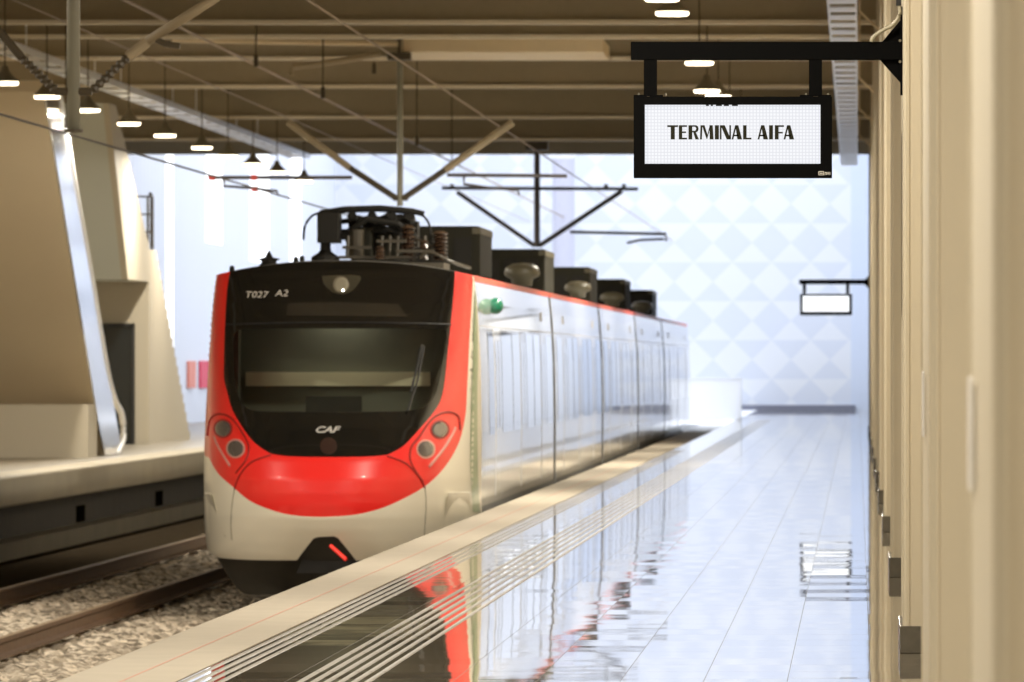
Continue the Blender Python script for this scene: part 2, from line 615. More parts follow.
# ceiling deck, ribbed across the hall
bm = NB()
pts = []
y = -6.0
while y < Y_ROOF - 0.01:
    pts += [(y, Z_DK), (y + 0.8, Z_DK), (y + 0.95, Z_DK + 0.12), (y + 1.45, Z_DK + 0.12)]
    y += 1.6
pts.append((Y_ROOF, Z_DK))
pts += [(Y_ROOF, Z_DK + 0.35), (-6, Z_DK + 0.35)]
prism(bm, pts, 'x', -18.1, X_RW + 0.3)
structure('ceiling', bm, M['deck'])
beams = [8, 22, 36, 50, 64, 78, 92, 105.9, 110.6, 118.5, 130.6, 147.0, 161.6]
for i, y in enumerate(beams):
    bm = NB()
    box(bm, -17.8, X_RW, y + 0.10, y + 0.16, Z_FL + 0.06, Z_DK + 0.05)
    structure('trim_%d' % (10 + 2 * i), bm, M['web'])
    bm = NB()
    box(bm, -17.8, X_RW, y, y + 0.26, Z_FL, Z_FL + 0.06)
    structure('trim_%d' % (11 + 2 * i), bm, M['flange'])
structure('trim_60', bx(-18.1, X_RW + 0.3, Y_ROOF, Y_ROOF + 0.25, Z_FL, Z_DK + 0.35), M['web'])
# daylight windows of the left wall
for i, (xa, xb) in enumerate(((166, 172), (206, 221), (250, 268), (290, 300))):
    ya, yb = 17.8 * F / (VX - xa), 17.8 * F / (VX - xb)
    structure('window_%d' % (i + 1), bx(-17.8, -17.76, ya, yb, (0.3, 4.9, 4.6, 4.6)[i], 9.5), M['skywindow'])

# ================================================================== COLUMNS ON THE RIGHT
cols = [(12.95, 15.9), (24.7, 27.9), (39.2, 40.8), (53.0, 54.6), (67.3, 68.9), (81.2, 82.8), (95.0, 96.6), (108.8, 110.4), (122.6, 124.2), (136.4, 138.0), (150.2, 151.8), (164.0, 165.6)]
nth = ['', '', '', 'first', 'second', 'third', 'fourth', 'fifth', 'sixth', 'seventh', 'eighth', 'ninth']
XC = 0.253
for i, (ya, yb) in enumerate(cols):
    lab = ('cream column nearest the camera, with a white plate on its side' if i == 0 else
           'cream column just before the sign column, with a white plate on its side' if i == 1 else
           'cream column that carries the black terminal sign' if i == 2 else
           'cream column, %s beyond the one carrying the terminal sign' % nth[i])
    t = thing('column', (XC + 0.3, ya, 0), lab, 'column', 'columns along the platform wall')
    bm = NB()
    c = 0.012 if i > 1 else 0.02
    prism(bm, [(XC, ya + c), (XC + c, ya), (X_RW, ya), (X_RW, yb), (XC + c, yb), (XC, yb - c)], 'z', 0.145, Z_DK)
    obj('shaft', bm, M['column'], t)
    obj('plinth', bx(XC - 0.022, X_RW, ya - 0.022, yb + 0.02, 0, 0.15), M['plinth'], t, bevel=0.004)
    # cover strips down the corners
    bm = NB()
    obj('cover_strip', box(bm, XC - 0.006, XC + 0.0, ya + 0.05, ya + 0.12, 0.15, Z_DK), M['column'], t)
    obj('cover_strip', bx(XC - 0.006, XC + 0.0, yb - 0.12, yb - 0.05, 0.15, Z_DK), M['column'], t)
    obj('cover_strip', bx(XC + 0.018, XC + 0.03, ya - 0.005, ya, 0.15, Z_DK), M['column'], t)
    if i < 2:
        yp = (15.35, 26.5)[i]
        obj('wall_plate', bx(XC - 0.014, XC - 0.0062, yp - 0.10, yp + 0.10, 1.325, 1.57), M['plate'], t, bevel=0.003, label='small white plate')

# ================================================================== SIGNS
LET = {
    'T': [[(0, 1), (1, 1), (1, .87), (0, .87)], [(.32, .87), (.70, .87), (.70, 0), (.32, 0)]],
    'E': [[(0, 0), (.42, 0), (.42, 1), (0, 1)], [(.42, 1), (1, 1), (1, .88), (.42, .88)], [(.42, .56), (.88, .56), (.88, .45), (.42, .45)], [(.42, .12), (1, .12), (1, 0), (.42, 0)]],
    'F': [[(0, 0), (.42, 0), (.42, 1), (0, 1)], [(.42, 1), (1, 1), (1, .88), (.42, .88)], [(.42, .53), (.88, .53), (.88, .42), (.42, .42)]],
    'R': [[(0, 0), (.36, 0), (.36, 1), (0, 1)], [(.36, 1), (.72, 1), (.90, .92), (.96, .75), (.90, .58), (.72, .50), (.36, .50), (.36, .61), (.62, .61), (.70, .67), (.73, .75), (.70, .83), (.62, .89), (.36, .89)], [(.45, .50), (.70, .50), (1.0, 0), (.66, 0)]],
    'M': [[(0, 0), (.14, 0), (.18, 1), (.04, 1)], [(.14, 1), (.34, 1), (.56, .30), (.48, .05)], [(.48, .05), (.54, .05), (.80, 1), (.72, 1)], [(.70, 1), (.94, 1), (1, 0), (.72, 0)]],
    'I': [[(0, 0), (1, 0), (1, 1), (0, 1)]],
    'N': [[(0, 0), (.15, 0), (.15, 1), (0, 1)], [(.06, 1), (.44, 1), (1, 0), (.62, 0)], [(.85, 0.0), (1, 0), (1, 1), (.85, 1)]],
    'A': [[(0, 0), (.17, 0), (.48, 1), (.34, 1)], [(.34, 1), (.64, 1), (1, 0), (.56, 0)], [(.16, .22), (.68, .22), (.66, .33), (.20, .33)]],
    'L': [[(0, 0), (.42, 0), (.42, 1), (0, 1)], [(.42, .12), (1, .12), (1, 0), (.42, 0)]],
}


def hanging_sign(Y, sc_px, px0, label, screen, words):
    """a black framed screen hung from a wall bracket; px0 maps sign pixel space of the near sign onto the hall at depth Y"""
    kx = lambda x: (px0[0] + (x - 733) * sc_px - VX) * Y / F
    kz = lambda y: H + (VY - (px0[1] + (y - 137) * sc_px)) * Y / F
    t = thing('hanging_sign', (XC, Y, kz(52)), label, 'sign', 'platform signs')
    obj('bracket_arm', bx(kx(631), kx(902.5), Y - 0.04, Y + 0.04, kz(60), kz(42)), M['signblack'], t, bevel=0.003)
    for a, b in ((644, 657), (809, 822)):
        obj('drop_post', bx(kx(a), kx(b), Y - 0.035, Y + 0.035, kz(96), kz(60)), M['signblack'], t)
    fr = NB()
    # case with an open front holding the screen
    box(fr, kx(634), kx(832), Y + 0.02, Y + 0.07, kz(178), kz(97))
    box(fr, kx(634), kx(645), Y - 0.06, Y + 0.02, kz(178), kz(97))
    box(fr, kx(820.5), kx(832), Y - 0.06, Y + 0.02, kz(178), kz(97))
    box(fr, kx(645), kx(820.5), Y - 0.06, Y + 0.02, kz(105), kz(97))
    box(fr, kx(645), kx(820.5), Y - 0.06, Y + 0.02, kz(178), kz(164))
    case = obj('case', fr, M['signblack'], t)
    if words:
        for a in (634, 650, 800, 818):
            obj('mounting_plate', bx(kx(a), kx(a + 13), Y - 0.05, Y + 0.05, kz(96.8), kz(95.2)), M['signblack'], t)
        for a in (639, 666, 806, 828):
            bm = lathe(NB(), [(0.006, 0), (0.006, 0.01), (0.003, 0.014)], (kx(a), Y - 0.03, kz(95.8)), 8)
            obj('bolt', bm, M['bolt'], t)
    obj('screen', bx(kx(645), kx(820.5), Y - 0.03, Y - 0.02, kz(164), kz(105)), screen, t)
    pl = NB()
    box(pl, kx(900.3), kx(903), Y - 0.05, Y + 0.05, kz(95), kz(7))
    obj('wall_flange', pl, M['signblack'], t)
    gs = NB()
    g2 = NB()
    prism(g2, [(kx(880), kz(60)), (kx(900.5), kz(60)), (kx(900.5), kz(83))], 'y', Y - 0.01, Y + 0.01)
    prism(gs, [(kx(882), kz(42)), (kx(900.5), kz(42)), (kx(900.5), kz(20))], 'y', Y - 0.01, Y + 0.01)
    obj('gusset', gs, M['signblack'], t)
    obj('gusset', g2, M['signblack'], t)
    if words:
        for (px, py) in ((900, 41), (900, 62), (899, 12)):
            bm = lathe(NB(), [(0.008, -0.03), (0.008, 0.0)], (kx(px), Y - 0.03, kz(py)), 8, 'y')
            obj('bolt', bm, M['lampshade'], t)
        cp = [(871, 42), (874, 37), (884, 30), (893, 25), (899, 16), (899.5, 8), (898, -6), (898, -30)]
        bm = tube(NB(), arc_pts([(kx(a), Y - 0.055, kz(b)) for a, b in cp], 6), 0.011, 8)
        obj('cable', bm, M['cable'], t, smooth=True, label='grey cable')
        bm = NB()
        box(bm, kx(896), kx(901), Y - 0.07, Y - 0.03, kz(6), kz(-2))
        obj('cable_gland', bm, M['rubber'], t)
        # lettering
        x_of = lambda cx: 640 + cx / 5.39
        spans = [('T', 148, 206), ('E', 210, 254), ('R', 262, 319), ('M', 324, 397), ('I', 404, 426), ('N', 431, 491), ('A', 494, 551), ('L', 556, 601),
                 ('A', 634, 691), ('I', 696, 717), ('F', 727, 776), ('A', 774, 831)]
        bm = NB()
        for ch, a, b in spans:
            for poly in LET[ch]:
                pts = [(kx(x_of(a + (b - a) * u)), kz(139.6 - v * 14.2)) for u, v in poly]
                prism(bm, pts, 'y', Y - 0.034, Y - 0.0302)
        obj('lettering', bm, M['ink'], t, label='dark TERMINAL AIFA lettering')
        # upper edge of a line of letters scrolled out of the screen
        bm = NB()
        for a, b in ((706, 709), (711, 713), (716, 722), (724, 729), (732, 738)):
            box(bm, kx(a), kx(b), Y - 0.034, Y - 0.0302, kz(106.2), kz(105))
        obj('cut_line', bm, M['ink'], t)
        # maker's mark on the lower right of the case
        bm = NB()
        ym = Y - 0.0602
        for (a, b, c, d) in ((818.5, 819.2, 171.5, 175.5), (818.5, 824, 171.5, 172.1), (818.5, 824, 174.9, 175.5), (823.4, 824, 171.5, 175.5), (819.8, 822.8, 173.1, 173.9),
                             (824.8, 825.4, 172.4, 175.2), (825.4, 826.6, 172.4, 173.0), (826.3, 826.9, 172.4, 175.2),
                             (827.5, 828.0, 172.4, 174.4), (827.9, 828.4, 174.2, 175.3), (828.4, 828.9, 172.4, 174.4), (829.6, 830.2, 172.4, 175.2)):
            box(bm, kx(a), kx(b), ym - 0.001, ym + 0.0005, kz(d), kz(c))
        obj('maker_mark', bm, M['lettering'], t)
    return t


hanging_sign(40.0, 1.0, (733, 137), 'black framed screen reading TERMINAL AIFA, hung from a wall bracket', M['screen'], True)
hanging_sign(164.8, 52 / 198.0, (826, 304.5), 'small distant blank white screen on a black bracket, far down the platform', M['screen_far'], False)

# ================================================================== LAMPS
ordinal = ['first', 'second', 'third', 'fourth', 'fifth', 'sixth', 'seventh', 'eighth', 'ninth', 'tenth', 'eleventh', 'twelfth']
LZ = H + 4.2


def make_lamp(loc):
    t = thing('pendant_lamp', loc, 'x', 'lamp')
    x, y, z = loc
    bm = lathe(NB(), [(0.205, 0.03), (0.21, 0.05), (0.15, 0.10), (0.07, 0.19), (0.05, 0.26), (0.03, 0.27)], loc, 20)
    obj('shade', bm, M['lampshade'], t, smooth=True)
    bm = lathe(NB(), [(0.18, -0.014), (0.200, 0.0), (0.200, 0.03)], loc, 20)
    obj('diffuser', bm, M['lampglow'], t)
    bm = tube(NB(), [(x, y, z + 0.26), (x, y, Z_DK + 0.22)], 0.012, 6)
    obj('rod', bm, M['armdark'], t)
    ld = bpy.data.lights.new('lamp_light', 'AREA')
    ld.shape = 'DISK'
    ld.size = 0.36
    ld.energy = LAMP_POWER
    ld.color = LAMP_COLOR
    lo = bpy.data.objects.new('lamp_light', ld)
    C.objects.link(lo)
    lo.parent = t
    lo.location = (0, 0, -0.05)
    return t


lamp0 = make_lamp((-12.6, 110.5, LZ))
used = [False]


def lamp(x, y, label, group, zz=H + 4.2):
    if used[0]:
        o = copy_tree(lamp0)
    else:
        o = lamp0
        used[0] = True
    o.location = (x, y, zz)
    o['label'] = label
    o['group'] = group
    return o


for i, dx in enumerate((853, 811, 770, 729, 693, 656, 630, 605, 581, 554)):
    lamp(-12.6, 12.6 * F / dx, 'round pendant lamp, %s of the row over the far platform counted from the camera' % ordinal[i], 'pendant lamps over the far platform', H + 4.12)
for i, (x, y) in enumerate(((-2.27, 82.3), (-2.24, 85.7), (-2.23, 99.9), (-2.34, 110.2), (-2.21, 112.5))):
    lamp(x, y, 'round pendant lamp, %s of the row over the tiled platform counted from the camera' % ordinal[i], 'pendant lamps over the tiled platform')
for y in (2, 7, 15, 20, 28, 37, 46, 56, 65, 74, 124, 136):  # unseen lamps added to light the hall and the columns
    lamp(-2.24, y, 'added round pendant lamp over the tiled platform, hidden or out of view', 'added pendant lamps out of view over the tiled platform')
for y in (24, 34, 44, 53, 61, 68, 74):  # further unseen lamps, added to light the train front and the ballast
    lamp(-12.6, y, 'added round pendant lamp over the near far platform, outside the view', 'added pendant lamps out of view over the far platform')

# ================================================================== CABLE TRAYS
def tray(xa, xb, y0, y1, label):
    z = H + 4.75
    t = thing('cable_tray', ((xa + xb) / 2, y0, z), label, 'cable tray', 'ceiling cable trays')
    bm = NB()
    box(bm, xa, xa + 0.03, y0, y1, z, z + 0.11)
    obj('side_rail', bm, M['tray'], t)
    obj('side_rail', bx(xb - 0.03, xb, y0, y1, z, z + 0.11), M['tray'], t)
    y = y0
    while y < y1:
        obj('rung', bx(xa + 0.03, xb - 0.03, y, y + 1.3, z + 0.01, z + 0.03), M['tray'], t)
        y += 2.2
    for k in range(int((y1 - y0) // 14)):
        yy = y0 + 7 + 14 * k
        bm = NB()
        tube(bm, [(xa, yy, z + 0.1), (xa, yy, Z_DK + 0.02)], 0.012, 6)
        obj('hanger', bm, M['tray'], t)
        bm = NB()
        tube(bm, [(xb, yy, z + 0.1), (xb, yy, Z_DK + 0.02)], 0.012, 6)
        obj('hanger', bm, M['tray'], t)


tray(-0.41, -0.01, 60, 170.6, 'galvanised cable tray beside the column wall')
tray(-13.2, -12.75, 60, 165.5, 'galvanised cable tray above the escalator and the far platform')
# wall brackets between columns and tray
for k, y in enumerate((86, 94, 103, 116, 130, 145)):
    z = H + 4.2
    bm = tube(NB(), [(XC + 0.6, y, z - 0.35), (0.02, y, z + 0.45), (0.02, y, Z_FL)], 0.02, 6)
    single('pipe_bracket', bm, M['duct'], 'thin beige pipe bracket %s counted from the camera between cable tray and columns' % ordinal[k], 'bracket', 'pipe brackets at the column wall')

# ================================================================== OVERHEAD LINE SUPPORTS
def insulator(bm, p, q, r, n=6):
    p, q = Vector(p), Vector(q)
    pts, rs = [], []
    for i in range(n * 2 + 1):
        pts.append(p + (q - p) * (i / (n * 2)))
        rs.append(r if i % 2 else r * 0.55)
    return tube(bm, pts, rs, 10)


# first support, nearest the camera
Y = 67.0
t = thing('catenary_support', P(74, 130, Y), 'thick grey drop post with two struts, nearest of the overhead line supports', 'catenary support', 'overhead line supports')
bm = tube(NB(), [P(73.5, 131, Y), P(73.5, -125, Y)], 0.062, 14)
obj('post', bm, M['post'], t, smooth=True)
obj('end_plate', lathe(NB(), [(0.09, 0), (0.09, 0.03)], P(73.5, 132.5, Y), 14), M['armdark'], t)
obj('clamp', tube(NB(), [P(55, 91.5, Y), P(92, 91.5, Y)], 0.04, 10), M['armdark'], t)
bm = tube(NB(), [P(92, 90, Y), P(110, 72, Y), P(145, 42, Y)], 0.038, 8)
st = obj('strut', tube(NB(), [P(145, 43, Y), P(212, 0, Y), P(260, -32, Y)], 0.047, 10), M['arm'], t, smooth=True)
obj('insulator', insulator(NB(), P(92, 91, Y), P(128, 57, Y), 0.05, 7), M['armdark'], t)
obj('insulator_cap', tube(NB(), [P(128, 57, Y), P(147, 42, Y)], 0.052, 10), M['arm'], t)
obj('insulator', insulator(NB(), P(56, 91, Y), P(22, 58, Y), 0.05, 7), M['armdark'], t)
obj('strut', tube(NB(), [P(22, 58, Y), P(0, 32, Y), P(-30, 0, Y)], 0.04, 8), M['armdark'], t)
obj('side_arm', tube(NB(), [P(150, 36, Y), P(165, 44, Y), P(180, 46, Y)], 0.03, 8), M['armdark'], t)

Y = 115.0
t = thing('catenary_support', P(400, 205, Y), 'slim drop post with a V of struts above the train front', 'catenary support', 'overhead line supports')
obj('post', tube(NB(), [P(400, 206, Y), P(400, 54, Y)], 0.05, 10), M['post'], t)
a = P(399, 54, Y)
obj('hanger', tube(NB(), [a, (a.x, a.y, Z_DK + 0.14)], 0.03, 8), M['armdark'], t)
obj('top_plate', bx(P(388, 0, Y).x, P(411, 0, Y).x, Y - 0.2, Y + 0.2, P(0, 60, Y).z, P(0, 53, Y).z), M['armdark'], t)
obj('clamp', tube(NB(), [P(393, 198, Y), P(408, 198, Y)], 0.045, 8), M['armdark'], t)
obj('strut', tube(NB(), [P(396, 198, Y), P(350, 168, Y)], 0.05, 8), M['armdark'], t)
obj('strut', tube(NB(), [P(350, 168, Y), P(288, 122, Y)], 0.055, 8), M['arm'], t)
obj('strut', tube(NB(), [P(404, 198, Y), P(445, 170, Y)], 0.05, 8), M['armdark'], t)
obj('strut', tube(NB(), [P(445, 170, Y), P(513, 122, Y)], 0.06, 8), M['arm'], t)
obj('registration_tube', tube(NB(), [P(352, 177.5, Y), P(208, 177.5, Y)], 0.03, 8), M['wiredark'], t)
obj('registration_arm', tube(NB(), [P(224, 178, Y), P(224, 186, Y), P(250, 188, Y), P(277, 191, Y), P(278, 196, Y)], 0.025, 6), M['wiredark'], t)
for a, b in ((212, 177.5), (254, 177.5), (255, 189)):
    obj('insulator', tube(NB(), [P(a - 3, b, Y - 0.02), P(a + 3, b, Y - 0.02)], 0.045, 8), M['inspin'], t, label='small red insulator')
obj('registration_tube', tube(NB(), [P(447, 175, Y), P(567, 176, Y)], 0.03, 8), M['wiredark'], t)
obj('registration_arm', tube(NB(), [P(464, 176, Y), P(464, 184, Y), P(490, 188, Y), P(518, 190, Y), P(519, 195, Y)], 0.025, 6), M['wiredark'], t)
obj('boom', tube(NB(), [P(172, 40, Y), P(398, 44, Y)], 0.045, 8), M['duct'], t)
obj('boom_stay', tube(NB(), [P(291, 75, Y), P(293, 67, Y), P(340, 61, Y), P(380, 54, Y)], 0.05, 8), M['arm'], t)

Y = 164.0
t = thing('catenary_support', P(537, 246, Y), 'drop post with a V of struts beyond the train roof, farthest support', 'catenary support', 'overhead line supports')
obj('post', tube(NB(), [P(537, 247, Y), P(537, 141, Y)], 0.07, 10), M['wiredark'], t)
obj('top_plate', bx(P(526, 0, Y).x, P(548, 0, Y).x, Y - 0.2, Y + 0.2, P(0, 150, Y).z, P(0, 141, Y).z), M['armdark'], t)
obj('strut', tube(NB(), [P(535, 246, Y), P(457, 192, Y)], 0.05, 8), M['wiredark'], t)
obj('strut', tube(NB(), [P(539, 246, Y), P(622, 191, Y)], 0.055, 8), M['wiredark'], t)
obj('tie_tube', tube(NB(), [P(442, 188, Y), P(638, 189, Y)], 0.04, 8), M['wiredark'], t)
for px in (452, 606, 624):
    obj('clamp', tube(NB(), [P(px, 189, Y), P(px, 184, Y)], 0.05, 6), M['wiredark'], t)
obj('registration_tube', tube(NB(), [P(570, 232, Y), P(666, 234, Y), P(666, 241, Y)], 0.035, 8), M['wiredark'], t)
obj('registration_arm', tube(NB(), [P(627, 243, Y), P(640, 240, Y), P(664, 239, Y)], 0.03, 8), M['wiredark'], t)

# suspended duct
Y = 115.0
t = thing('duct', P(500, 53, Y), 'pale beige rectangular box duct hung under the ceiling above the train', 'duct')
a, b = P(403, 52.5, Y), P(603, 37.5, Y)
obj('casing', bx(a.x, b.x, Y, Y + 3.0, a.z, b.z), M['duct'], t, bevel=0.02)
bm = NB()
for px in (420, 500, 580):
    x = P(px, 0, Y).x
    tube(bm, [(x, Y + 1.5, b.z), (x, Y + 1.5, Z_DK + 0.02)], 0.015, 6)
obj('hanger', bm, M['armdark'], t)
a, b = P(648, 30.5, 118.0), P(598, 25.5, 118.0)

# wires along the tracks
def wire(xp, zp, r, m, label, ya=50, yb=Y_FAR, rods=None):
    bm = tube(NB(), [(xp, ya, zp), (xp, (ya + yb) / 2, zp), (xp, yb, zp)], r, 6)
    single('overhead_wire', bm, m, label, 'wire', 'overhead wires')


wire(-9.6, H + 9.6 * 0.495, 0.022, M['wire'], 'pinkish overhead wire running highest over the empty track')
wire(-9.0, H + 9.0 * 0.29, 0.014, M['wiredark'], 'thin grey contact wire over the empty track, lowest of the wires')
wire(-6.35, H + 6.35 * 0.66, 0.014, M['wire'], 'thin brown wire over the train roof')
wire(-11.2, H + 11.2 * 0.43, 0.010, M['wire'], 'thin wire beside the far platform lamps')
# thin hanger rods from the ceiling
for k, (px, py0, py1, Y) in enumerate(((66, 55, 122, 110.0), (256, -5, 60, 108.0), (323, 0, 92, 112.0), (374, 18, 68, 125.0), (417, 62, 140, 128.0), (452, 80, 165, 140.0), (508, 95, 125, 150.0))):
    a, b = P(px, py1, Y), P(px, py0, Y)
    bm = tube(NB(), [a, (b.x, b.y, max(b.z, Z_DK + 0.14))], 0.014, 6)
    lathe(bm, [(0.035, -0.1), (0.035, 0.08)], a, 6)
    single('drop_rod', bm, M['armdark'], 'thin brown rod hanging from the ceiling, %s counted from the far platform' % ordinal[k], 'rod', 'drop rods under the ceiling')

# ================================================================== ESCALATOR AND STAIR ON THE FAR PLATFORM
XE = -12.95
ye = lambda px: -XE * F / (VX - px)


def yz(px, py, X=None):
    Y = -(XE if X is None else X) * F / (VX - px)
    return (Y, H + (VY - py) * Y / F)


t = thing('escalator', (-14.6, 121, 0), 'enclosed escalator with beige soffit rising from the far platform', 'escalator')
l0, l1 = yz(100, 430), yz(45, 92)
u0, u1 = yz(120, 440), yz(60, 92)
bm = NB()
prism(bm, [(l0[0] - 0.3, 0.9), l0, l1, (l1[0], 6.1), (u1[0] - 1.2, 6.1), (u0[0] - 1.0, 0.6), (u0[0] - 0.4, 0.0), (l0[0] + 0.9, 0.0)], 'x', -16.6, XE - 0.03)
obj('truss_casing', bm, M['soffit'], t)
bm = NB()
prism(bm, [(l0[0], l0[1]), l1, u1, (u0[0], u0[1]), (u0[0] + 0.4, 0.02), (l0[0] + 0.9, 0.02)], 'x', XE - 0.03, XE)
obj('side_cladding', bm, M['steel'], t, label='bright steel side panel')
bm = NB()
hp = arc_pts([(XE - 0.02, a, b) for a, b in (yz(60, 92), yz(75, 180), yz(92, 275), yz(107, 365), yz(116, 400), yz(123, 415), yz(124, 438), yz(118, 452))], 5)
tube(bm, hp, 0.055, 8)
obj('handrail', bm, M['white_plain'], t, smooth=True, label='pale handrail')
bm = NB()
box(bm, -16.6, XE - 0.03, l0[0] - 1.6, l0[0] - 0.2, 0.0, 0.9)
obj('base_wall', bm, M['stairwall'], t)

XS = -13.98
t = thing('staircase', (XS - 1, 140, 0), 'beige concrete staircase with a landing, behind the escalator', 'staircase')
# lower flight: rises towards the camera from Y=148.6 to the landing at Y=141
n = 20
pts = [(140.2, 0.0), (140.2, 3.84), (141.4, 3.84)]
for i in range(n):
    z = 3.84 * (1 - (i + 1) / n)
    yy = 141.4 + 7.4 * (i + 1) / n
    pts += [(yy - 7.4 / n * 0.0, z + 3.84 / n), (yy, z)]
bm = prism(NB(), pts, 'x', XS - 2.4, XS)
obj('lower_flight', bm, M['stairwall'], t)
bm = NB()
prism(bm, [(136.2, 3.2), (140.2, 3.2), (140.2, 3.95), (139.6, 4.15), (134.0, 6.45), (132.7, 6.45)], 'x', XS - 0.12, XS)
obj('parapet', bm, M['stairwall'], t)
bm = NB()
prism(bm, [(136.2, 3.2), (140.2, 3.2), (140.2, 3.7), (134.0, 6.45), (132.7, 6.45)], 'x', XS - 2.4, XS - 0.12)
obj('upper_flight', bm, M['greywall'], t, label='grey soffit of the upper flight')
bm = NB()
box(bm, XS - 4, XS - 2.4, 140.2, 141.2, 0, 6.6)
obj('end_wall', bm, M['stairwall'], t)
for k in range(3):
    x = XS - 0.9 + k * 0.4
    obj('railing_post', tube(NB(), [(x, 141.0, 3.84), (x, 141.0, 4.9)], 0.025, 8), M['armdark'], t)
bm = NB()
for z in (4.9, 4.55, 4.2):
    tube(bm, [(XS - 1.0, 141.0, z), (XS - 0.05, 141.0, z)], 0.02, 6)
tube(bm, [(XS - 0.05, 141.0, 4.95), (XS - 0.05, 141.3, 4.9), (XS - 0.05, 141.3, 3.86)], 0.04, 6)
obj('railing', bm, M['armdark'], t)
bm = NB()
box(bm, P(99, 0, 140.2).x, P(133, 0, 140.2).x, 140.05, 140.2, 0, 2.32)
structure('door_1', bm, M['doorblack'])
bm = NB()
xa, xb = P(97, 0, 140.2).x, P(135, 0, 140.2).x
box(bm, xa, xa + 0.05, 140.0, 140.2, 0, 2.38)
box(bm, xb - 0.05, xb, 140.0, 140.2, 0, 2.38)
box(bm, xa, xb, 140.0, 140.2, 2.32, 2.38)
structure('trim_61', bm, M['rubber'])

# ================================================================== FAR END
c = P(563.5, 0, 232.0)
t = thing('round_column', (c.x, 232, 0), 'pale lavender round column in front of the patterned far wall', 'column')
obj('shaft', lathe(NB(), [(0.36, -1.3), (0.36, 8.25)], (c.x, 232, 0), 32), mat('lavender_column', (0.60, 0.61, 0.72), 0.5), t, smooth=False)
obj('capital', lathe(NB(), [(0.36, 8.25), (0.40, 8.3), (0.40, 8.45)], (c.x, 232, 0), 32), M['white_plain'], t)
Y = 200.0
a, b = P(691, 421, Y), P(741, 378, Y)
t = thing('counter', ((a.x + b.x) / 2, Y, 0), 'plain white block counter at the far end of the platform, past the train', 'counter')
obj('body', bx(-4.72, b.x, Y, Y + 1.2, 0, b.z - 0.04), M['white_plain'], t, bevel=0.02)
obj('top', bx(-4.75, b.x + 0.03, Y - 0.03, Y + 1.23, b.z - 0.04, b.z), M['white_plain'], t)
for nme, lab, xa, xb, m in (('poster', 'salmon wall poster beside the train nose at the far left wall', 188, 195, 'poster_pink'), ('poster', 'crimson wall poster partly hidden by the train nose', 200, 209, 'poster_red')):
    ya, yb = 17.76 * F / (VX - xa), 17.76 * F / (VX - xb)
    ym = (ya + yb) / 2
    p1, p2 = P(xa, 388, ym), P(xa, 361, ym)
    single(nme, bx(-17.79, -17.73, ya, yb, p1.z, p2.z), M[m], lab, 'poster', 'posters')

# ================================================================== THE TRAIN
XT = -5.855
YS = 81.2
ZT0, ZT1 = 2.60, 0.15


def lerp_tab(tab, z):
    if z <= tab[0][0]:
        return tab[0][1]
    for (a, va), (b, vb) in zip(tab, tab[1:]):
        if z <= b:
            k = (z - a) / (b - a)
            return va + (vb - va) * k
    return tab[-1][1]


def smooth_tab(tab, z, h=0.10):
    return (lerp_tab(tab, z - h) + 2 * lerp_tab(tab, z) + lerp_tab(tab, z + h)) / 4


HW = [(-0.8, 1.385), (-0.5, 1.535), (-0.2, 1.555), (0.5, 1.56), (0.9, 1.56), (1.7, 1.545), (2.2, 1.515), (2.5, 1.485), (2.62, 1.465), (2.8, 1.405)]
YP = [(-0.9, 78.7), (-0.55, 78.25), (-0.1, 77.95), (0.35, 77.95), (0.7, 78.2), (1.05, 78.6), (1.9, 79.65), (2.3, 80.05), (2.55, 80.25), (2.8, 80.5)]


def hw(z):
    return smooth_tab(HW, z, 0.08)


def front_y(u, z):
    yp = smooth_tab(YP, z, 0.16)
    p = 2.45
    k = 1 - (1 - min(1, abs(u)) ** p) ** (1 / p)
    return yp + (YS - yp) * k


def FS(u, z, off=0.0):
    return Vector((XT + u * hw(z), front_y(u, z) - off, z))


def roof_z(u):
    return ZT0 + ZT1 * (1 - abs(u) ** 2.3)


def uv_of(px, py):
    Y = 79.5
    for _ in range(60):
        z = H + (VY - py) * Y / F
        X = (px - VX) * Y / F
        u = max(-0.9999, min(0.9999, (X - XT) / hw(z)))
        Y = 0.6 * Y + 0.4 * front_y(u, z)
    return u, z


def smooth2(pts, n=5, closed=False):
    q = [Vector((a, b, 0)) for a, b in pts]
    if closed:
        q = q + [q[0]]
    return [(v.x, v.y) for v in arc_pts(q, n)][:-1 if closed else None]


def px_path(pts, n=4):
    return [uv_of(a, b) for a, b in smooth2(pts, n)]


UC = sorted(set([round(-0.95 + 0.05 * i, 3) for i in range(39)] + [s * q for s in (1, -1) for q in (0.97, 0.985, 0.993, 0.998)]))
ZC = [-0.9 + 0.07 * i for i in range(54)]


GRID = [(a, b) for a in UC for b in ZC]


def surf_n(z, x):
    """outward normal of the nose surface"""
    u = max(-0.9995, min(0.9995, (x - XT) / hw(z)))
    e = 2e-4
    n = (FS(u + e, z) - FS(u - e, z)).cross(FS(u, z + 0.01) - FS(u, z - 0.01)).normalized()
    return n if n.y < 0 else -n


